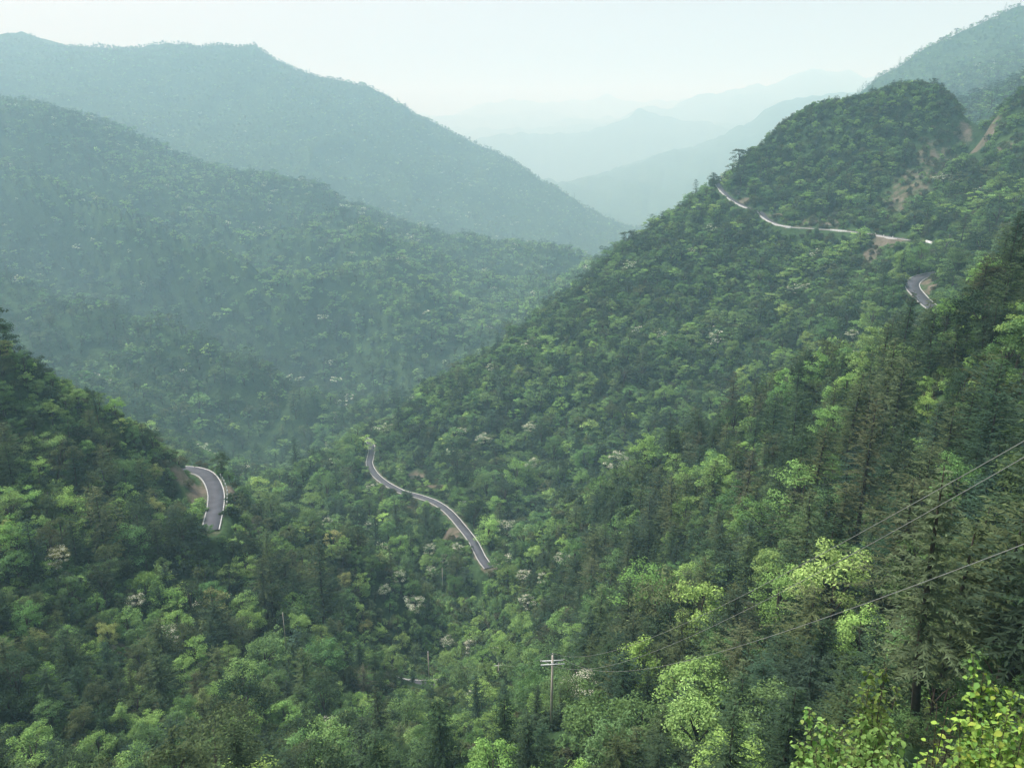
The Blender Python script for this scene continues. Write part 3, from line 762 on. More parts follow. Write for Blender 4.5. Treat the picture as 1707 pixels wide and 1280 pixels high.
def scatter(sp, r0, r1, smin, smax, mode):
    x, y = jitter_grid(sp, r0, r1)
    th = np.arctan2(x, y); r = np.hypot(x, y)
    z = height_xy(x, y)
    hor = grid_lookup(HOR, th, r*0.97)
    h = 9.0 if mode != 'far' else 11.0
    m = ((z+h)/r > hor-0.004) & (soil_at(x, y) < 0.3+0.25*rng.random(len(x)))
    u, v, fz = project(np.stack([x, y, z+6], 1))
    m &= (u > -140) & (u < 1850) & (v < 1420) & (v > -60)
    near = r < 700
    dr = np.full(len(x), 99.0); ii = np.where(near & (r > 150))[0]; dr[ii] = dist_to_roads(x[ii], y[ii])
    m &= dr > 4.4
    if mode in ('mid', 'far'): m &= ~((u > 1597) & (u < 1643) & (v > 120) & (v < 262) & (r > 480) & (r < 860))
    if mode == 'mid': m &= ~((u > 120) & (u < 335) & (r < 330))
    if mode == 'mid': m &= (r < 640) | (th > D(8))
    if mode == 'far': m &= (r > 780) | (th <= D(8))
    m &= (r > np.where(u < 1200, 58, 42))
    x, y, z, r, th, u, v = [a[m] for a in (x, y, z, r, th, u, v)]
    n = len(x)
    n1 = fbm(x/45, y/45, 41, 3); n2 = fbm(x/17+5, y/17, 43, 2); n3 = fbm(x/90, y/90+3, 47, 2)
    if mode == 'near':
        # v of the right slope's foot: valley strip between the slopes
        vx = np.interp(v, [900, 1000, 1100, 1200, 1300], [800, 770, 760, 800, 800])
        left = (u < vx-20)
        gul = np.exp(-((u-vx-40)/np.interp(v, [900, 1280], [70, 170]))**2)
        vc = np.interp(u, [815, 850, 900, 960, 1080, 1240, 1340, 1430, 1510, 1590, 1707], [948, 912, 862, 802, 742, 652, 597, 572, 535, 480, 372])
        crestb = np.clip(1-(v-vc)/70, 0, 1)*(u > 820)*(u < 1480)
        w_con = np.where(left, 0.36+0.5*np.clip(n1, -.6, .6), 0.80-0.55*crestb+0.3*n1)*(1-0.95*gul)
        w_con = np.clip(w_con, 0.015, 1)
        w_brd = np.where(left, 0.62, 0.28+0.5*crestb)+0.6*gul
        thin = (gul > .45) & (rng.random(n) < .5) & (v > 960)
        w_flo = np.where(v < 1150, 0.10*gul, 0.0)+0.008*((u < 900) & (v < 1080))
        kind = choose(np.stack([w_con, w_brd, w_flo], 1), ['conifer', 'broadleaf', 'flowering'], n)
        ct = choose(np.stack([0.45+0*n1, 0.2-0.2*n2, 0.26+0.3*n2*(~left)+0.25*left, 0.02+0.14*np.clip(n2+n3, 0, 1)], 1).clip(0.02), ['dark', 'blue', 'olive', 'brown'], n)
        bt = choose(np.stack([0.24-0.22*gul+0.1*left, 0.12-.1*gul+0.17*left+0*n1, 0.36+0.1*gul+0*n1, 0.28+0.4*gul+0.3*crestb+0.25*n2, 0.055+0.05*gul+0.05*crestb+0*n1, 0.012+0.012*left+0*n1], 1).clip(0.005), ['dark', 'olive', 'mid', 'bright', 'lime', 'yellow'], n)
    elif mode == 'mid':
        top = np.clip((330-v)/120, 0, 1)
        w_con = np.clip(0.16+0.35*n1+0.35*top, 0.03, 1)
        low = np.exp(-((u-660)/120)**2)*(v > 700)
        kind = choose(np.stack([w_con, 0.8+0*n1, 0.012+0.03*low], 1), ['conifer', 'broadleaf', 'flowering'], n)
        ct = choose(np.stack([0.6+0*n1, 0.3+0*n1, 0.15+0*n1], 1), ['dark', 'blue', 'olive'], n)
        bt = choose(np.stack([0.36-0.25*n1, 0.10+0*n1, 0.40+0*n1, 0.15+0.35*np.clip(n1+n2*.5, -.3, 1), 0.025+0*n1], 1).clip(0.01), ['dark', 'olive', 'mid', 'bright', 'lime'], n)
    else:
        upper = np.exp(-((v-300)/90)**2); fo = np.clip((fold_at(x, y)-0.55)*2, -1, 1)*(r < 1800)
        w_con = np.clip(0.22+0.3*n3-0.2*fo, 0.03, 1)
        kind = choose(np.stack([w_con, 0.75+0*n1, 0.016+0.07*upper*(n3 < 0.1)], 1), ['conifer', 'broadleaf', 'flowering'], n)
        ct = choose(np.stack([0.6+0*n1, 0.3+0*n1, 0.1+0*n1], 1), ['dark', 'blue', 'olive'], n)
        bt = choose(np.stack([0.42-0.25*n3-0.25*fo, 0.08+0*n1, 0.36+0*n1, 0.08+0.4*np.clip(n3+n1*.4, -.1, 1)+0.3*np.clip(fo, -.2, 1), 0.008+0*n1], 1).clip(0.01), ['dark', 'olive', 'mid', 'bright', 'lime'], n)
    keep_ = ~thin if mode == 'near' else np.ones(n, bool)
    tint = np.where(kind == 'conifer', ct, np.where(kind == 'flowering', 'mid', bt))
    s = rng.uniform(smin, smax, n)*np.where(rng.random(n) < 0.12, 1.25, 1.0)
    if mode == 'mid': s *= np.where((v < 250) & (r > 500), 0.62, 1.0)
    if mode == 'near':
        s *= np.where(kind == 'conifer', 1.0, 0.95)*(1-0.42*gul)*np.where(left, 0.78, 0.97)
    var = np.array([rng.choice([0, 1, 3, 4, 5, 0, 1, 3, 4, 5, 0, 2]) if k == 'conifer' else rng.integers(0, len(HT[k])) for k in kind])
    st = np.clip(1+0.45*fbm(x/33, y/33, 61, 2), .6, 1.5)*np.exp(rng.normal(0, .14, n)); s = s*st
    add_trees(x[keep_], y[keep_], z[keep_], s[keep_], kind[keep_], var[keep_], tint[keep_], np.full(int(keep_.sum()), mode))
    return n
c1 = scatter(4.6, 42, 255, 0.85, 1.7, 'near')
c2 = scatter(6.2, 255, 780, 1.0, 1.75, 'mid')
c3 = scatter(10.0, 640, 1850, 1.3, 2.4, 'far')
c4 = scatter(12.0, 1850, 3600, 0.9, 1.7, 'far')
# trees placed one by one: (u, v of the crown's middle, kind, variant, scale, tint)
BIG = [(1568,985,'conifer',2,1.42,'fir',39.0),(1402,950,'broadleaf',1,1.75,'lime',0)]
ONE = [(470,1193,'broadleaf',0,1.0,'bright'),(1163,1040,'broadleaf',3,1.45,'lime'),(1068,1120,'broadleaf',3,1.15,'lime'),(1165,1210,'broadleaf',3,1.1,'lime'),(1300,1000,'broadleaf',5,1.0,'bright'),(1440,1060,'broadleaf',0,.8,'lime'),
       (1275,1185,'broadleaf',1,1.0,'mid'),(1235,1085,'conifer',4,1.1,'olive'),
       (840,1205,'conifer',0,1.25,'dark'),(795,1165,'conifer',2,1.0,'blue'),(735,1222,'conifer',5,1.5,'dark'),(880,1240,'conifer',3,1.1,'dark'),
       (785,1078,'flowering',0,.9,'olive'),(748,930,'flowering',2,1.1,'mid'),(715,918,'flowering',1,1.0,'mid'),(765,912,'flowering',0,.9,'mid'),(690,1008,'flowering',2,1.2,'mid'),(665,965,'flowering',1,.9,'mid'),
       (640,985,'flowering',0,.8,'mid'),(722,955,'flowering',1,.9,'mid'),(875,955,'flowering',2,1.0,'mid'),(880,1002,'flowering',0,1.0,'mid'),(545,1210,'flowering',1,.8,'olive'),(745,1068,'flowering',2,.8,'mid'),
       (905,965,'flowering',0,.8,'mid'),(545,870,'flowering',0,.9,'mid'),(540,860,'flowering',1,.8,'mid'),(95,935,'flowering',1,1.0,'yellow'),(225,1000,'flowering',0,.9,'olive'),
       (1592,492,'broadleaf',0,.75,'lime'),(1580,522,'broadleaf',1,.8,'bright'),(1415,640,'broadleaf',0,.9,'lime'),(1550,680,'broadleaf',3,.7,'lime'),(1545,640,'broadleaf',3,.6,'lime'),
       (1050,745,'broadleaf',0,1.0,'bright'),(1010,770,'broadleaf',1,1.0,'bright'),(1100,725,'broadleaf',1,1.1,'bright'),(1200,670,'broadleaf',2,1.1,'bright'),(1260,620,'broadleaf',1,1.2,'bright'),(1310,590,'broadleaf',2,1.2,'bright'),(1345,570,'broadleaf',5,1.1,'lime'),(1290,600,'broadleaf',0,1.1,'lime'),(1240,640,'broadleaf',0,1.0,'lime'),(1190,700,'broadleaf',0,.9,'lime'),
       (1240,750,'broadleaf',0,.8,'lime'),(25,905,'broadleaf',1,1.1,'bright'),(40,830,'broadleaf',2,1.0,'bright'),(55,1260,'broadleaf',2,1.0,'bright'),(160,1245,'broadleaf',0,.8,'bright'),(215,1040,'broadleaf',0,.9,'bright'),(180,1060,'broadleaf',3,.7,'yellow'),
       (45,1030,'broadleaf',5,.8,'mid'),(575,970,'broadleaf',3,.8,'yellow'),(1280,950,'broadleaf',1,.8,'lime'),(1225,880,'broadleaf',0,.8,'lime'),(970,800,'broadleaf',1,1.0,'bright'),(920,850,'broadleaf',2,.9,'bright'),(480,1105,'broadleaf',0,.6,'lime'),(340,1175,'broadleaf',3,.7,'yellow'),(380,1090,'broadleaf',1,.7,'bright'),
       (1512,540,'conifer',2,1.0,'dark'),(1435,560,'conifer',5,.9,'blue'),(1690,400,'conifer',2,1.0,'dark'),(1410,800,'conifer',4,1.15,'blue'),(1660,780,'conifer',3,1.1,'blue'),(1555,860,'conifer',3,1.0,'olive')]
special = []
for q in ONE + BIG:
    u, v, k, var, s, tn = q[:6]
    H = HT[k][var]*s*(1.3 if k != 'flowering' else 1.0)
    if len(q) > 6 and q[6] > 0:
        p = P(u, v, q[6]); p[2] = float(height_xy(np.array([p[0]]), np.array([p[1]]))[0])
        # stretch so that the crown's middle meets the pixel
    else:
        p = ground_hit(u, v, 0.58*H, 44)
    s *= 1.3 if (len(q) == 6 and k != 'flowering') else 1.0; special.append((p[0], p[1], p[2], s, k, var, tn))
sx = np.array([q[0] for q in special]); sy = np.array([q[1] for q in special])
add_trees(sx, sy, np.array([q[2] for q in special]), np.array([q[3] for q in special], float), np.array([q[4] for q in special]), np.array([q[5] for q in special]), np.array([q[6] for q in special]), np.array(['near' if math.hypot(q[0], q[1]) < 300 else 'mid' for q in special]), True)
for k in T: T[k] = np.concatenate(T[k])
T['r'] = np.hypot(T['x'], T['y']); T['th'] = np.arctan2(T['x'], T['y'])
T['h'] = np.array([HT[k][v] for k, v in zip(T['kind'], T['var'])])*T['s']
T['rad'] = np.array([RD[k] for k in T['kind']])*T['s']

# keep the sight lines that the photograph shows open: roads, poles, wires, bare ground, single trees
PROT = []     # (azimuth, tan, r, margin in metres at the tree, share of crown that may overlap)
def protect(p, marg=0.0, hard=False):
    p = np.asarray(p, float); r = math.hypot(p[0], p[1]); PROT.append((math.atan2(p[0], p[1]), p[2]/r, r, marg, hard))
def road_window(L, wd, boxes, marg=-0.2):
    n = line_frames(L)
    for off in (-wd*.33, 0, wd*.33):
        for p in L+n*off:
            u, v, _ = project(p)
            if any(a <= u <= b and c <= v <= d for a, b, c, d in boxes): protect(p, marg, True)
road_window(road_valley, 3.7, [(684,812,818,934),(611,626,738,750),(610,642,766,804)])
road_window(road_bend, 4.8, [(333,378,780,862)])
road_window(road_gully, 5.6, [(666,716,1130,1146)])
road_window(road_hairpin, 6, [(1508,1552,452,506)])
road_window(road_ridge, 4.5, [(1196,1252,305,352),(1262,1345,355,386),(1375,1420,376,390),(1458,1510,386,404),(1547,1560,398,410)], 0.0)
for a, b in ((P(919,1213,95), P(919.5,1092,95)), (P(831,1107,178), P(832,1134,178)), (P(798,974,262), P(798,1012,262)), (P(791,940,288), P(791,956,288)), (P(737,946,262), P(737,972,262)), (wp, wb+np.array([0, 0, .8]))):
    for s in np.linspace(0, 1, 8): protect(np.array(a)*(1-s)+np.array(b)*s, 0.4, True)
for o in list(C.objects):
    if o.name.startswith('power_line'):
        vv = [v.co for v in o.data.vertices][::5]
        if 'right slope' in o['group']:
            for p in vv[2:]: protect(p, 0.1)
for bx, by, rad, s in BARE_AT:
    if s >= .66 and math.hypot(bx, by) > 200:
        p = np.array([bx, by, float(height_xy(np.array([bx]), np.array([by]))[0])+0.5])
        for dx in (-.6, 0, .6):
            for dy in (-.7, 0, .6): protect(p+np.array([dx*rad, 0, dy*rad*.7]), -0.3)
for q in special:
    H = HT[q[4]][q[5]]*q[3]
    for f in (0.55, 0.8): protect((q[0], q[1], q[2]+H*f), 0.2)
protect(P(1565, 1090, 38.5), .8); protect(P(1563, 1130, 38.5), .8); protect(P(1562, 1165, 38.5), .5)
alive = np.ones(len(T['x']), bool)
tb = T['z']/T['r']; tt = (T['z']+T['h'])/T['r']
for th, t, r, mg, hard in PROT:
    hw = (T['rad']*0.75+mg)/T['r']
    m = (T['r'] < r-0.5) & (np.abs(T['th']-th) < hw) & (tt > t-0.001) & (tb < t) & (hard | ~T['fix'])
    # conifers are narrow at the top
    f = (t-tb)/(tt-tb)
    m &= ~((T['kind'] == 'conifer') & (np.abs(T['th']-th) > hw*(1.15-f)))
    alive &= ~m
# nothing grows through the single trees or the poles
for q in special:
    d = np.hypot(T['x']-q[0], T['y']-q[1]); alive &= ~((d < 1.9*q[3]) & ~T['fix'])
for p in (b1, wb): alive &= (np.hypot(T['x']-p[0], T['y']-p[1]) > 3.2)
for k in T: T[k] = T[k][alive]
NT = len(T['x'])

# ------------------------------------------------------------------ which trees show largest: paint crowns far to near on a small sheet
kx = 0.35
GW_, GH_ = int(1707*kx), int(1280*kx)
sheet = np.full((GH_, GW_), -1, np.int32)
uc, vc, fz = project(np.stack([T['x'], T['y'], T['z']+T['h']*0.58], 1))
px_rad = T['rad']*F/fz*kx; px_h = T['h']*0.45*F/fz*kx
hid = tt[alive] < grid_lookup(HOR, T['th'], T['r']*0.98)
for i in np.argsort(-T['r']):
    if hid[i] or T['r'][i] > 420: continue
    cx, cyy, a, b = uc[i]*kx, vc[i]*kx, px_rad[i]*0.9, px_h[i]
    x0, x1 = int(max(0, cx-a)), int(min(GW_, cx+a+1)); y0, y1 = int(max(0, cyy-b)), int(min(GH_, cyy+b+1))
    if x0 >= x1 or y0 >= y1: continue
    yy, xx = np.mgrid[y0:y1, x0:x1]
    e = ((xx-cx)/max(a, .5))**2+((yy-cyy)/max(b, .5))**2 < 1
    if T['kind'][i] == 'conifer': e &= np.abs(xx-cx) < a*np.clip((yy-cyy+b)/(2*b)*1.3+.1, 0, 1)
    sheet[y0:y1, x0:x1][e] = i
cnt = np.bincount(sheet[sheet >= 0], minlength=NT)
ys, xs = np.nonzero(sheet >= 0)
sid = sheet[ys, xs]
mu = np.bincount(sid, xs, NT)/np.maximum(cnt, 1)/kx; mv = np.bincount(sid, ys, NT)/np.maximum(cnt, 1)/kx
indiv = np.zeros(NT, bool)
for k, lim in (('conifer', 270), ('broadleaf', 270), ('flowering', 45)):
    c = np.where((T['kind'] == k) & (T['r'] < 420) & (cnt >= 14))[0]
    c = c[np.argsort(-cnt[c])][:lim]
    indiv[c] = True
indiv |= T['fix'] & (cnt >= 6)

# ------------------------------------------------------------------ labels that single each tree out by its nearest landmark
MARKS = [(919,1150,'the tall crossarm pole'),(715,1110,'the bare wooden pole'),(831,1115,'the half-hidden crossarm pole'),(352,822,'the curving road bend'),
         (800,925,"the near valley road end"),(690,1140,'the short gully road strip'),(1530,480,'the hairpin road'),(1568,985,'the big bare-trunked conifer'),
         (1405,930,'the big lime green tree'),(1410,1230,'the large-leaved bush'),(1660,1190,'the yellowish leafy bush'),(470,1193,'the round bright green tree'),
         (1300,965,'the middle of the uppermost wire'),(1300,1057,'the middle of the lowest wire'),(1690,740,"the outer end of the uppermost wire"),(1690,912,"the outer end of the lowest wire"),
         (1000,1110,'the start of the middle wire'),(798,990,'the slim crossarm pole'),(0,1280,'the lower left corner'),(250,1280,"the bottom edge, left part"),(620,1280,"the bottom edge under the bare pole"),
         (1000,1280,"the bottom edge under the tall pole"),(0,700,"the left edge near the crest"),(0,1080,"the left edge below the wire"),(130,990,"the dark wire's middle"),(300,1012,"the inner dark wire end"),
         (150,640,"the upper left spur crest"),(265,715,"the lower left spur crest"),(500,850,"the low ridge by the bend"),(640,920,'the dip of the low ridge'),
         (1430,575,"the conifers on the right crest"),(1290,620,"the bright trees on the right crest"),(1130,715,"the middle of the right crest"),(980,800,"the lower right crest"),(870,900,'the toe of the right spur'),
         (1707,420,'the top right tree edge'),(1707,600,"the right edge, upper part"),(1707,1060,"the right edge under the wires"),(740,935,"the white clump by the valley road"),
         (840,1205,"the dark conifer trio"),(1180,1120,'the dip of the lowest wire'),(640,770,'the far bend of the valley road'),(590,1080,"the hollow above the gully road"),(1080,900,'the middle of the right slope'),(1200,800,'the upper right slope'),(300,900,"the face below the curved road"),(450,1000,"the left spur's middle")]
DIRS = ['right of it', 'above right', 'above it', 'above left', 'left of it', 'below left', 'below it', 'below right']
KWORD = {'conifer': 'conifer', 'broadleaf': 'leafy tree', 'flowering': 'white-flowering tree'}
cells = {}
for i in np.where(indiv)[0]:
    pu, pv = (mu[i], mv[i])
    d = [math.hypot(pu-m[0], pv-m[1]) for m in MARKS]
    j = int(np.argmin(d)); a = math.atan2(-(pv-MARKS[j][1]), pu-MARKS[j][0])
    dk = int(round(a/(math.pi/4))) % 8
    kw = KWORD[T['kind'][i]]; cw = TINTS[T['tint'][i]][1]
    if T['kind'][i] == 'flowering': cw = ''
    cells.setdefault((cw, kw, j, dk), []).append((d[j], i))
tree_label = {}
for (cw, kw, j, dk), lst in cells.items():
    lst.sort()
    for n, (dd, i) in enumerate(lst):
        o_ = 'nearest' if n == 0 else (ords[n] + ' nearest' if n < len(ords) else 'far')
        lab_ = ' '.join(f"{cw} {kw} {o_} to {MARKS[j][2]}, {DIRS[dk]}".split())
        if len(lab_.replace('-', ' ').replace("'", ' ').split()) > 16: lab_ = lab_.replace(' green ', ' ', 1)
        if len(lab_.replace('-', ' ').replace("'", ' ').split()) > 16: lab_ = lab_.replace(' nearest to the ', ' from the ', 1).replace('the half-hidden', 'half-hidden')
        tree_label[i] = lab_
tree_label[[i for i in range(NT) if T['fix'][i] and T['kind'][i] == 'conifer' and T['r'][i] < 50][0]] = 'tall greyish green conifer with a bare lower trunk, just behind the leafy bushes'
for i in range(NT):
    if T['fix'][i] and T['tint'][i] == 'lime' and T['r'][i] < 66 and T['kind'][i] == 'broadleaf' and 1380 < uc[i] < 1430: tree_label[i] = 'big lime green tree with layered sprays, crossed by two wires beside the bare-trunked conifer'

# ------------------------------------------------------------------ prototypes and the trees themselves
CM, TM = {}, {}
for k in ('conifer', 'broadleaf', 'flowering'):
    for vi, f in enumerate(KINDS[k]):
        crown, mb = f(0)
        CM[k, vi] = crown_mesh('crown', *crown, (M_FOL, M_BLOS)); TM[k, vi] = mb.mesh('trunk', (M_BARK,), True)
NAME = {'conifer': 'conifer_tree', 'broadleaf': 'broadleaf_tree', 'flowering': 'flowering_tree'}
GROUP = {'conifer': 'conifers on the near slopes', 'broadleaf': 'leafy trees on the near slopes', 'flowering': 'white-flowering trees about the gully'}
def tint_of(i):
    c = np.array(TINTS[T['tint'][i]][0]); return c*RT[i]*RT3[i]
RT = rng.uniform(0.78, 1.25, NT); RT3 = rng.uniform(0.92, 1.08, (NT, 3)); ROT = rng.uniform(0, 6.283, NT)
SZ = rng.uniform(0.9, 1.12, NT)
for i in np.where(indiv)[0]:
    k = T['kind'][i]; vi = T['var'][i]
    o = bpy.data.objects.new(NAME[k], None); C.objects.link(o)
    o.location = (T['x'][i], T['y'][i], T['z'][i]); o.rotation_euler = (0, 0, ROT[i]); s = T['s'][i]; o.scale = (s, s, s*SZ[i])
    if k == 'conifer' and T['tint'][i] == 'fir' and T['fix'][i]: o.rotation_euler = (0.0, -0.15, 0.4)
    tag(o, tree_label.get(i, 'tree'), 'tree', GROUP[k])
    c = bpy.data.objects.new('crown', CM[k, vi]); C.objects.link(c); c.parent = o; c['tint'] = [float(q) for q in tint_of(i)]
    t = bpy.data.objects.new('trunk', TM[k, vi]); C.objects.link(t); t.parent = o

# the woods at large: instanced on points
pc = bpy.data.collections.new('tree_kinds')
PI = {}
n_ = 0
for k in ('conifer', 'broadleaf', 'flowering', 'shrub'):
    for vi, f in enumerate(KINDS[k]):
        for lod in ((0, 1, 2) if k != 'shrub' else (0, 1)):
            crown, mb = f(lod)
            me = joined('tree', crown, mb, FM)
            ob = bpy.data.objects.new('kind_%03d' % n_, me); pc.objects.link(ob); PI[k, vi, lod] = n_; n_ += 1
def gn_group():
    g = bpy.data.node_groups.new('scatter', 'GeometryNodeTree')
    g.interface.new_socket('Geometry', in_out='INPUT', socket_type='NodeSocketGeometry'); g.interface.new_socket('Geometry', in_out='OUTPUT', socket_type='NodeSocketGeometry')
    a = g.nodes.new('NodeGroupInput'); b = g.nodes.new('NodeGroupOutput')
    ip = g.nodes.new('GeometryNodeInstanceOnPoints'); ci = g.nodes.new('GeometryNodeCollectionInfo')
    ci.inputs['Collection'].default_value = pc; ci.inputs['Separate Children'].default_value = True; ci.inputs['Reset Children'].default_value = True
    def attr(nm, ty):
        n = g.nodes.new('GeometryNodeInputNamedAttribute'); n.data_type = ty; n.inputs['Name'].default_value = nm; return n.outputs[0]
    ip.inputs['Pick Instance'].default_value = True
    l = g.links.new
    l(a.outputs[0], ip.inputs['Points']); l(ci.outputs[0], ip.inputs['Instance']); l(attr('kind_index', 'INT'), ip.inputs['Instance Index'])
    l(attr('turn', 'FLOAT_VECTOR'), ip.inputs['Rotation']); l(attr('size', 'FLOAT_VECTOR'), ip.inputs['Scale']); l(ip.outputs[0], b.inputs[0])
    return g
GN = gn_group()
def wood(name, xyz, ki, turn, size, tint, label, cat='woods'):
    me = bpy.data.meshes.new(name); n = len(xyz)
    me.vertices.add(n); me.vertices.foreach_set('co', np.asarray(xyz, np.float32).ravel())
    for nm, ty, key, val in (('kind_index', 'INT', 'value', np.asarray(ki, np.int32)), ('turn', 'FLOAT_VECTOR', 'vector', turn), ('size', 'FLOAT_VECTOR', 'vector', size), ('tint', 'FLOAT_VECTOR', 'vector', tint)):
        a = me.attributes.new(nm, ty, 'POINT'); a.data.foreach_set(key, val if ty == 'INT' else np.asarray(val, np.float32).ravel())
    me.update()
    o = obj(name, me); tag(o, label, cat, kind='stuff')
    m = o.modifiers.new('scatter', 'NODES'); m.node_group = GN
    return o
rest = np.where(~indiv)[0]
lod = np.where(T['r'] < 170, 0, np.where(T['r'] < 700, 1, 2))
KI = np.array([PI[T['kind'][i], T['var'][i], lod[i]] for i in range(NT)])
XYZ = np.stack([T['x'], T['y'], T['z']], 1)
TURN = np.stack([np.zeros(NT), np.zeros(NT), ROT], 1); SIZE = np.stack([T['s'], T['s'], T['s']*SZ*np.where(T['zone'] == 'near', 1.0, np.where(T['kind'] == 'conifer', 0.85, 0.72))], 1)
TINT = np.array([TINTS[t][0] for t in T['tint']])*RT[:, None]*RT3
left_near = (T['zone'] == 'near') & (uc < np.interp(vc, [900, 1000, 1280], [760, 750, 800]))
ZN = [('forest', (T['zone'] == 'near') & ~left_near, 'dense dark conifer wood covering the near right slope'),
      ('forest', left_near, 'mixed olive and green wood covering the near left spur'),
      ('forest', T['zone'] == 'mid', 'green broadleaf wood covering the big right ridge and its knoll'),
      ('forest', (T['zone'] == 'far') & (T['r'] < 1850) & (T['th'] < D(8)), 'hazy green wood covering the left mountainside behind the near spur'),
      ('forest', (T['zone'] == 'far') & (T['r'] >= 1850) & (T['th'] < D(8)), 'faint fine-grained wood on the pale far mountain at upper left'),
      ('forest', (T['zone'] == 'far') & (T['th'] >= D(8)), 'dim blue-green wood on the peak at upper right')]
for nm, m, lab in ZN:
    j = rest[m[rest]]
    wood(nm, XYZ[j], KI[j], TURN[j], SIZE[j], TINT[j], lab)
# undergrowth
x, y = jitter_grid(2.1, 38, 175); xd, yd = jitter_grid(1.3, 17, 38); q_ = np.arctan2(xd, yd) > D(22); x, y = np.r_[x, xd[q_]], np.r_[y, yd[q_]]
xb, yb = jitter_grid(3.4, 175, 420); xc, yc = jitter_grid(4.4, 420, 780, 0, 46); q_ = np.arctan2(xc, yc) > D(-12); xc, yc = xc[q_], yc[q_]; x = np.r_[x, xb, xc]; y = np.r_[y, yb, yc]
z = height_xy(x, y); r = np.hypot(x, y); th = np.arctan2(x, y)
u, v, _ = project(np.stack([x, y, z+1], 1))
m = (u > -60) & (u < 1780) & (v < 1400) & ((z+4)/r > grid_lookup(HOR, th, r*.97)) & ((soil_at(x, y) < 0.45+0.2*rng.random(len(x))) | ((r > 420) & (soil_at(x, y) < .85) & (rng.random(len(x)) < .6))) & ~((u > 1603) & (u < 1640) & (v > 120) & (v < 262) & (r > 480))
x, y, z, r = x[m], y[m], z[m], r[m]
m = dist_to_roads(x, y) > 4.2
u_th = np.arctan2(x, y)
for th, t, rp, mg, hard in PROT:
    if hard: m &= ~((r < rp-0.5) & (np.abs(u_th-th) < 1.7/r) & ((z+3.0)/r > t) & (z/r < t+0.01))
x, y, z, r = x[m], y[m], z[m], r[m]
n = len(x)
kt = choose(np.tile([.3, .15, .3, .2, .03, .05], (n, 1)), ['dark', 'olive', 'mid', 'bright', 'lime', 'brown'], n)
tint = np.array([TINTS[t][0] for t in kt])*rng.uniform(.75, 1.2, (n, 1))
s = rng.uniform(.6, 1.25, n)*np.where(r > 420, 1.9, np.where(r > 175, 1.5, np.where(r < 38, 0.6, 1.0))); s = np.where(soil_at(x, y) > .3, s*.7, s)
kt = np.where((soil_at(x, y) > .3) & (rng.random(n) < .6), 'brown', kt); tint = np.array([TINTS[t][0] for t in kt])*rng.uniform(.75, 1.2, (n, 1))
wood('undergrowth', np.stack([x, y, z-0.15], 1), [PI['shrub', q, 0 if rr < 70 else 1] for q, rr in zip(rng.integers(0, 3, n), r)], np.stack([0*x, 0*x, rng.uniform(0, 6.28, n)], 1), np.stack([s, s, s*rng.uniform(.8, 1.2, n)], 1), tint, 'low green bushes and ferns covering the ground under the trees', 'undergrowth')
print('TREES', c1, c2, c3, NT, indiv.sum(), 'undergrowth', n, [(q[0], int(q[1][rest].sum())) for q in ZN])

# ------------------------------------------------------------------ leafy bushes close to the viewpoint
def leaf_mesh(name, L, W, fold, curl):
    V = []; Fq = []
    prof = [(0.0, 0.05), (0.18, 0.75), (0.42, 1.0), (0.68, 0.74), (0.88, 0.32), (1.0, 0.0)]
    for s, wd in prof:
        zc = -curl*s*s*L
        V += [(-wd*W/2, s*L, zc+fold*wd*W/2), (0, s*L, zc), (wd*W/2, s*L, zc+fold*wd*W/2)]
    for i in range(len(prof)-1):
        a = i*3; Fq += [(a, a+1, a+4, a+3), (a+1, a+2, a+5, a+4)]
    me = mesh_from(name, V, [i for q in Fq for i in q], [4]*len(Fq), (M_FOL,), smooth=True)
    a = me.attributes.new('shade', 'FLOAT', 'FACE'); a.data.foreach_set('value', np.ones(len(Fq), np.float32))
    return me
LEAF = [leaf_mesh('leaf', .125, .10, .25, .25), leaf_mesh('leaf', .145, .105, .15, .4), leaf_mesh('leaf', .105, .088, .35, .15), leaf_mesh('leaf', .13, .085, .3, .5)]
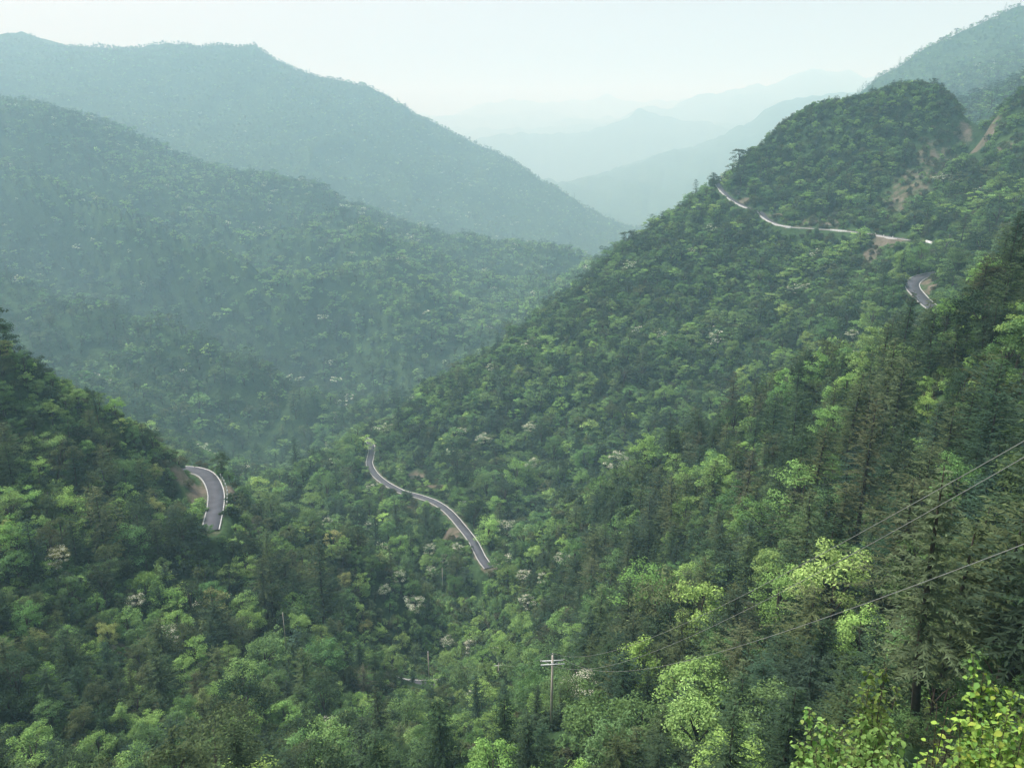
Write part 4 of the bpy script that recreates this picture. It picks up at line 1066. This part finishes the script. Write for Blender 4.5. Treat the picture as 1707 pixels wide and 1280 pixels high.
def leafy_bush(name, label, base_px, Y, tips, tints, n_single, seed, density=1.0, scale=1.0):
    """tips: (u, v, dY) of the shoots; each shoot is a stem from the root to its tip, clothed in leaves"""
    g = np.random.default_rng(seed)
    p = P(base_px[0], base_px[1], Y); b = np.array([p[0], p[1], float(height_xy(np.array([p[0]]), np.array([p[1]]))[0])])
    o = tag(empty(name, b), label, 'bush', 'leafy bushes at the lower edge')
    L = []; tw = MB()
    for (u, v, dY) in tips:
        tip = P(u, v, Y+dY)-b
        root = np.array([g.normal(0, .12), g.normal(0, .12), -0.1])
        mid = root*0.45+tip*0.55+np.array([g.normal(0, .12), g.normal(0, .1), 0.25])*0.8
        s = np.linspace(0, 1, 9)[:, None]
        path = (1-s)**2*root+2*s*(1-s)*mid+s*s*tip
        st = MB().tube(path, list(np.linspace(.022, .005, 9)*scale), 5).mesh('stem', (M_BARK,), True)
        obj('stem', st, o)
        # leaves in the upper part of the shoot and on short side twigs
        for k in range(int(46*density)):
            f = 0.38+0.62*g.random()**0.75
            c = (1-f)**2*root+2*f*(1-f)*mid+f*f*tip
            spread = 0.34*scale*(1.12-f)+0.05
            off = g.normal(size=3)*np.array([1, 1, .7])*spread*0.6
            L.append((c+off, off, f)); tw.tube([c, c+off*0.55+np.array([0, 0, .02]), c+off], [.004*scale, .003*scale, .0022*scale], 3, cap=False)
    g.shuffle(L)
    obj('twigs', tw.mesh('twigs', (M_TWIG,)), o)['kind'] = 'stuff'
    obs = []
    V = []; S = []
    eye = -b
    # those nearest to the eye and highest on the shoot are leaves of their own
    order = sorted(range(len(L)), key=lambda i: np.linalg.norm(L[i][0]-eye)-0.5*L[i][2])
    single = set(order[:n_single])
    restV, restF, restS = [], [], []
    for i, (c, off, f) in enumerate(L):
        me = LEAF[g.integers(0, 4)]
        d = unit(off+g.normal(0, .08, 3)+1e-4); yaw = math.atan2(-d[0], d[1])
        pitch = g.normal(-0.25, 0.4); roll = g.normal(0, 0.45)
        M = Matrix.Translation(Vector(c)) @ Matrix.Rotation(yaw, 4, 'Z') @ Matrix.Rotation(pitch, 4, 'X') @ Matrix.Rotation(roll, 4, 'Y') @ Matrix.Scale(scale*g.uniform(.65, 1.15)*(1.1-0.3*f), 4)
        tn = np.array(tints[g.integers(0, len(tints))])*g.uniform(.8, 1.2)
        if i in single:
            lo = bpy.data.objects.new('leaf', me); C.objects.link(lo); lo.parent = o; lo.matrix_local = M; lo['tint'] = [float(q) for q in tn]
        else:
            bi = len(restV)
            restV += [tuple(M @ v.co) for v in me.vertices]; restF += [[bi+j for j in q.vertices] for q in me.polygons]
            restS += [g.uniform(.75, 1.2)]*len(me.polygons)
    if restV:
        me = mesh_from('foliage', restV, [i for q in restF for i in q], [len(q) for q in restF], (M_FOL,), smooth=True)
        a = me.attributes.new('shade', 'FLOAT', 'FACE'); a.data.foreach_set('value', np.asarray(restS, np.float32))
        lo = obj('foliage', me, o); lo['tint'] = [float(q) for q in np.mean(tints, 0)]; lo['kind'] = 'stuff'
    return o
LG = [(.19, .34, .10), (.16, .31, .085), (.23, .37, .12), (.13, .27, .07), (.26, .36, .11)]
YG = [(.29, .45, .09), (.23, .40, .09), (.35, .45, .09), (.18, .35, .08), (.15, .29, .08)]
leafy_bush('leafy_bush', 'pale green bush with large rounded leaves at the bottom edge, left of the yellowish bush', (1415, 1330), 10.0,
           [(1348,1182,0.1),(1375,1200,-.3),(1405,1215,.3),(1440,1195,.1),(1470,1200,0),(1498,1222,-.2),(1335,1235,.2),(1360,1250,-.5),(1420,1245,-.5),(1480,1255,-.6),(1390,1230,.5),(1450,1225,.6),(1500,1265,.2),(1330,1270,.1),(1410,1275,-.8),(1455,1275,-.7),(1380,1280,-.2)], LG, 290, 71, 3.6, 0.86)
leafy_bush('leafy_bush', 'yellow-green bush with bright young leaves at the lower right corner', (1680, 1340), 9.0,
           [(1622,1093,0.2),(1640,1120,.1),(1660,1145,0),(1690,1150,.2),(1715,1160,0),(1618,1190,.1),(1600,1205,-.2),(1640,1200,-.4),(1680,1190,-.3),(1710,1210,-.5),(1650,1240,-.6),(1690,1250,-.4),(1620,1245,-.3),(1730,1180,.2),(1670,1215,.3),(1725,1255,-.3),(1700,1275,-.6),(1640,1280,-.2)], YG, 290, 72, 3.0, 0.86)
leafy_bush('leafy_bush', 'slender light green shoots rising behind the pale large-leaved bush', (1450, 1330), 12.5,
           [(1452,1118,0),(1478,1112,.2),(1470,1150,-.2),(1440,1150,.1),(1455,1165,0),(1495,1150,.3),(1432,1180,0),(1475,1185,.1)], [(.12, .19, .05), (.10, .17, .045), (.16, .22, .06)], 150, 73, 2.0)
leafy_bush('leafy_bush', 'few bright sprigs between the two leafy bushes at the bottom edge', (1570, 1330), 9.5,
           [(1562,1172,0.2),(1580,1178,0),(1595,1182,.2),(1548,1250,-.3),(1530,1262,-.2),(1590,1270,-.5),(1610,1268,-.4),(1560,1285,-.4)], YG, 110, 74, .5)

# ------------------------------------------------------------------ haze
hz, hnt, hb = new_mat('haze'); hnt.nodes.remove(hb)
pv = hnt.nodes.new('ShaderNodeVolumePrincipled'); pv.inputs['Color'].default_value = (*HAZE_COLOR, 1); pv.inputs['Density'].default_value = HAZE_DENSITY; pv.inputs['Anisotropy'].default_value = 0.0; pv.inputs['Absorption Color'].default_value = (1, 1, 1, 1)
hnt.links.new(pv.outputs[0], hnt.nodes['Material Output'].inputs['Volume'])
zmin = float(ZZ.min())-1.0; zmax = max(float(ZZ.max())+15, 60)
me = MB().box((0, 0, (zmin+zmax)/2), (13500, 13500, (zmax-zmin)/2)).mesh('haze', (hz,))
tag(obj('haze', me), 'thin pale blue haze hanging over the valley and the mountains', 'haze', kind='stuff')
print('Z', zmin, zmax)
